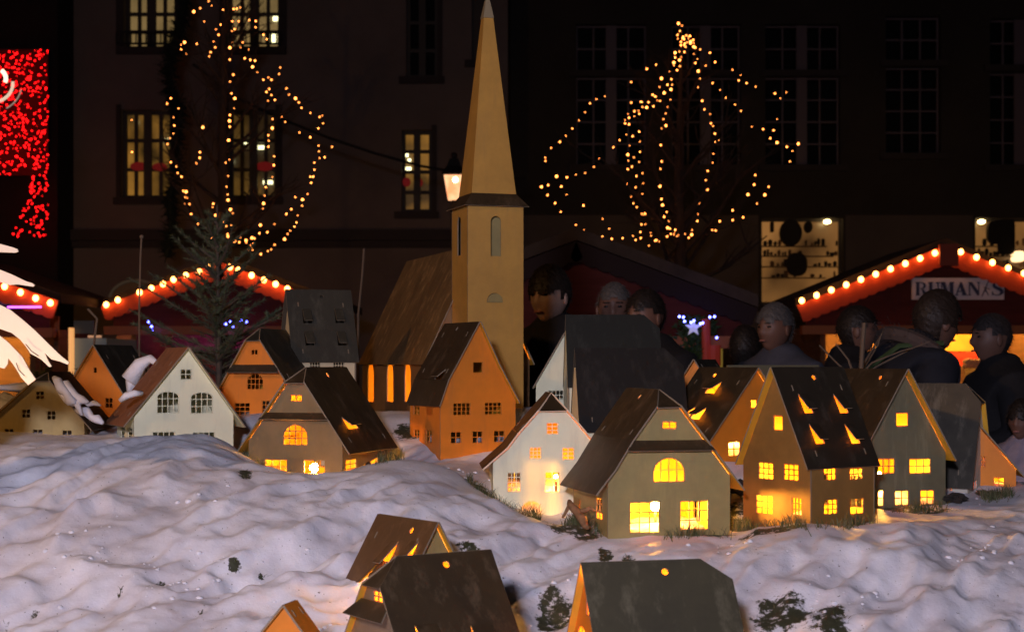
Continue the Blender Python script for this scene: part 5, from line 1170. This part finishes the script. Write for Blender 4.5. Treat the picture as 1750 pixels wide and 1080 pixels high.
def person(label, px, top, Y, yaw, coat, hairc, style, pose='down', lean=0, hyaw=0, hpitch=0, group='people behind the model village', scale=None, skinm=None, trousers=(.02,.02,.025)):
    zt = pz(top, Y); H = scale or zt/ (1 if not lean else 1)
    k = H/1.75; root = thing('person', (pxl(px, Y), Y, 0), label, 'person', group)
    RZ = Matrix.Rotation(R(yaw), 4, 'Z')
    def sp(x, y, z):   # lean about the hips
        v = Vector((x, y, z))*k
        if z > .95 and lean:
            hip = Vector((0, 0, .95*k)); v = hip + Matrix.Rotation(R(lean), 3, 'X') @ (v - hip)
        return v
    hc = sp(0, -.03, 1.625)
    off = Vector((pxl(px, Y), Y, 0)) - (RZ @ Vector((hc.x, hc.y, 0))).to_3d()
    dz = zt - (hc.z + .122*k) if lean else 0
    M0 = Matrix.Translation(off) @ RZ
    T = lambda v: M0 @ v
    V, E, Rr = [], [], []
    def add(p, r, par=None):
        V.append(T(p)); Rr.append(r*k); 
        if par is not None: E.append((par, len(V)-1))
        return len(V)-1
    def arm(side, par, rs, hand):
        s_ = side
        if pose == 'front': P_ = [sp(s_*.19, 0, 1.40), sp(s_*.25, -.02, 1.14), sp(s_*.13, -.26, 1.08), sp(s_*.10, -.31, 1.09)]
        else: P_ = [sp(s_*.19, 0, 1.40), sp(s_*.25, .02, 1.12), sp(s_*.26, -.06, .88), sp(s_*.26, -.08, .82)]
        i = par
        for p, r in zip(P_[:3], rs): i = add(p, r, i)
        if hand:
            dr_ = (P_[3]-P_[2]).normalized(); pm = add(P_[2] + dr_*.06*k, .026, i); sd = dr_.orthogonal().normalized(); sd = (Vector((0,-1,0)) - dr_*dr_.dot(Vector((0,-1,0)))); sd = sd.normalized() if sd.length > .1 else Vector((1,0,0))
            for q, l in zip((-1.5, -.5, .5, 1.5), (.062, .074, .07, .055)):
                a1 = add(P_[2] + dr_*.085*k + sd*.017*q*k, .009, pm); a2 = add(P_[2] + dr_*(.085+l*.55)*k + sd*.018*q*k + Vector((-s_*.004, 0, 0)), .008, a1); add(P_[2] + dr_*(.085+l)*k + sd*.018*q*k + Vector((-s_*.016*k, 0, 0)), .007, a2)
            t1 = add(P_[2] + dr_*.045*k - sd*.035*k, .010, i); add(P_[2] + dr_*.085*k - sd*.045*k, .008, t1)
    h0 = add(sp(0, 0, .95), .13); h1 = add(sp(0, 0, 1.15), .12, h0); h2 = add(sp(0, 0, 1.36), .13, h1); h3 = add(sp(0, 0, 1.47), .06, h2); add(sp(0, -.01, 1.55), .052, h3)
    arm(1, h2, (.05, .04, .028), True); arm(-1, h2, (.05, .04, .028), True)
    for s_ in (1, -1):
        a1 = add(sp(s_*.09, 0, .86), .09, h0); a2 = add(Vector((s_*.10, -.01, .48))*k, .058, a1); a3 = add(Vector((s_*.10, .01, .09))*k, .036, a2); add(Vector((s_*.10, -.10, .04))*k, .03, a3)
    bm = skin_bm(V, E, Rr, 1)
    HM = M0 @ Matrix.Translation(sp(0, -.035, 1.625)) @ Matrix.Rotation(R(hyaw), 4, 'Z') @ Matrix.Rotation(R(hpitch), 4, 'X') @ Matrix.Diagonal((k*1.02, k*1.02, k*1.02, 1))
    head_bm(bm, HM); new_obj('body', bm, [skinm or SKINM, EYEM, LIPM], root, True)
    V, E, Rr = [], [], []
    c0 = add(sp(0, .01, .80), .19); c1 = add(sp(0, .01, 1.02), .20, c0); c2 = add(sp(0, .01, 1.22), .20, c1); c3 = add(sp(0, .005, 1.38), .20, c2); c4 = add(sp(0, .015, 1.50), .115, c3); add(sp(0, .01, 1.56), .085, c4)
    for s_ in (1, -1):
        P_ = [sp(s_*.19, .005, 1.39), sp(s_*.25, -.02 if pose == 'front' else .02, 1.13), (sp(s_*.14, -.24, 1.08) if pose == 'front' else sp(s_*.26, -.05, .91))]
        i = c3
        for p, r in zip(P_, (.10, .080, .06)): i = add(p, r, i)
    new_obj('coat', skin_bm(V, E, Rr, 2), coat, root, True)
    V, E, Rr = [], [], []
    c0 = add(sp(0, 0, .88), .15)
    for s_ in (1, -1):
        a1 = add(Vector((s_*.095, 0, .70))*k, .10, c0); a2 = add(Vector((s_*.10, -.01, .45))*k, .075, a1); add(Vector((s_*.10, .01, .10))*k, .062, a2)
    new_obj('trousers', skin_bm(V, E, Rr, 1), mat('trousers_%g' % trousers[0], trousers, .9), root, True)
    for s_ in (1, -1):
        b_ = newbm(); lump(b_, T(Vector((s_*.10, -.05, .045))*k), .1*k, (.55, 1.35, .45), 2, .0); new_obj('shoe', b_, mat('shoe_leather', (.02, .018, .016), .5), root, True)
    new_obj('hair', hair_bm(HM, style, int(px)), hairc, root)
    return root, M0, sp, HM, k
def cloth(n, c): return mat(n, c, .9, 0, .3, 12, .2, 60)
BLK = cloth('black_wool', (.012, .011, .013)); HD = mat('dark_hair', (.018, .012, .009), .6); HG = mat('grey_hair', (.11, .10, .095), .6); HB = mat('brown_hair', (.03, .018, .012), .6)
person('boy with a dark fringe looking down beside the steeple, in black jacket', 941, 457, 7.4, -38, BLK, HD, 'bangs', 'front', hpitch=5, skinm=mat('pale_skin', (.42, .27, .21), .55, 0, .1, 20))
person('man with short greying hair smiling towards the camera over the slate roof', 1050, 483, 7.9, -8, cloth('charcoal_wool', (.02, .018, .02)), HG, 'short')
person('dark haired man turned to his smiling neighbour, in black coat', 1104, 497, 7.6, -48, BLK, HD, 'normal')
person('short person seen as a black silhouette left of the grey haired man', 1273, 562, 8.4, 160, BLK, HD, 'puffy')
person('grey haired man in a blue grey jacket looking left in front of the stalls', 1325, 520, 8.0, -50, cloth('blue_grey_jacket', (.085, .09, .12)), HG, 'normal')
person('dark haired shopper in profile facing right at the corner of the sign stall', 1464, 525, 8.3, 80, BLK, HD, 'normal', 'front')
person('small dark haired shopper standing at the yellow lit counter', 1528, 577, 8.8, 170, BLK, HD, 'puffy')
r_, M0, sp_, HM, k_ = person('woman bending forward in a fur collared dark coat with green strap', 1600, 546, 7.3, 112, cloth('navy_coat', (.016, .018, .028)), HB, 'puffy', 'front', lean=24, scale=1.78, hpitch=10)
bm = newbm(); rnd = random.Random(3); ring = [sp_(.17*math.cos(q), .02 + .15*math.sin(q), 1.45 + .03*math.sin(q)) for q in np.linspace(0, 2*math.pi, 18)]
ring = [M0 @ v for v in ring]; tube(bm, ring, .035, 8)
for k in range(1500):
    c = rnd.choice(ring) + Vector((rnd.gauss(0,.025), rnd.gauss(0,.025), rnd.gauss(0,.025))); d_ = Vector((rnd.gauss(0,1), rnd.gauss(0,1), rnd.gauss(0,1))).normalized()*.035; s_ = d_.orthogonal().normalized()*.0015
    bm.faces.new([bm.verts.new(c-s_), bm.verts.new(c+s_), bm.verts.new(c+d_)])
new_obj('fur_collar', bm, mat('brown_fur', (.10, .07, .06), .9), r_)
bm = newbm(); tube(bm, [M0 @ sp_(x, y, z) for x, y, z in ((-.18, .02, 1.50), (-.10, .17, 1.42), (.02, .215, 1.28), (.12, .21, 1.10), (.20, .10, .95))], .012, 6); new_obj('strap', bm, mat('green_strap', (.05, .09, .03), .8), r_)
person('close cropped man in profile facing left, in a bulky black coat at right', 1696, 536, 7.6, -82, BLK, mat('cropped_hair', (.03, .022, .02), .7), 'short', 'front')
person('child in a pale lilac jacket cut by the right edge', 1748, 684, 6.98, -40, cloth('lilac_jacket', (.40, .34, .42)), HD, 'bangs', 'front')
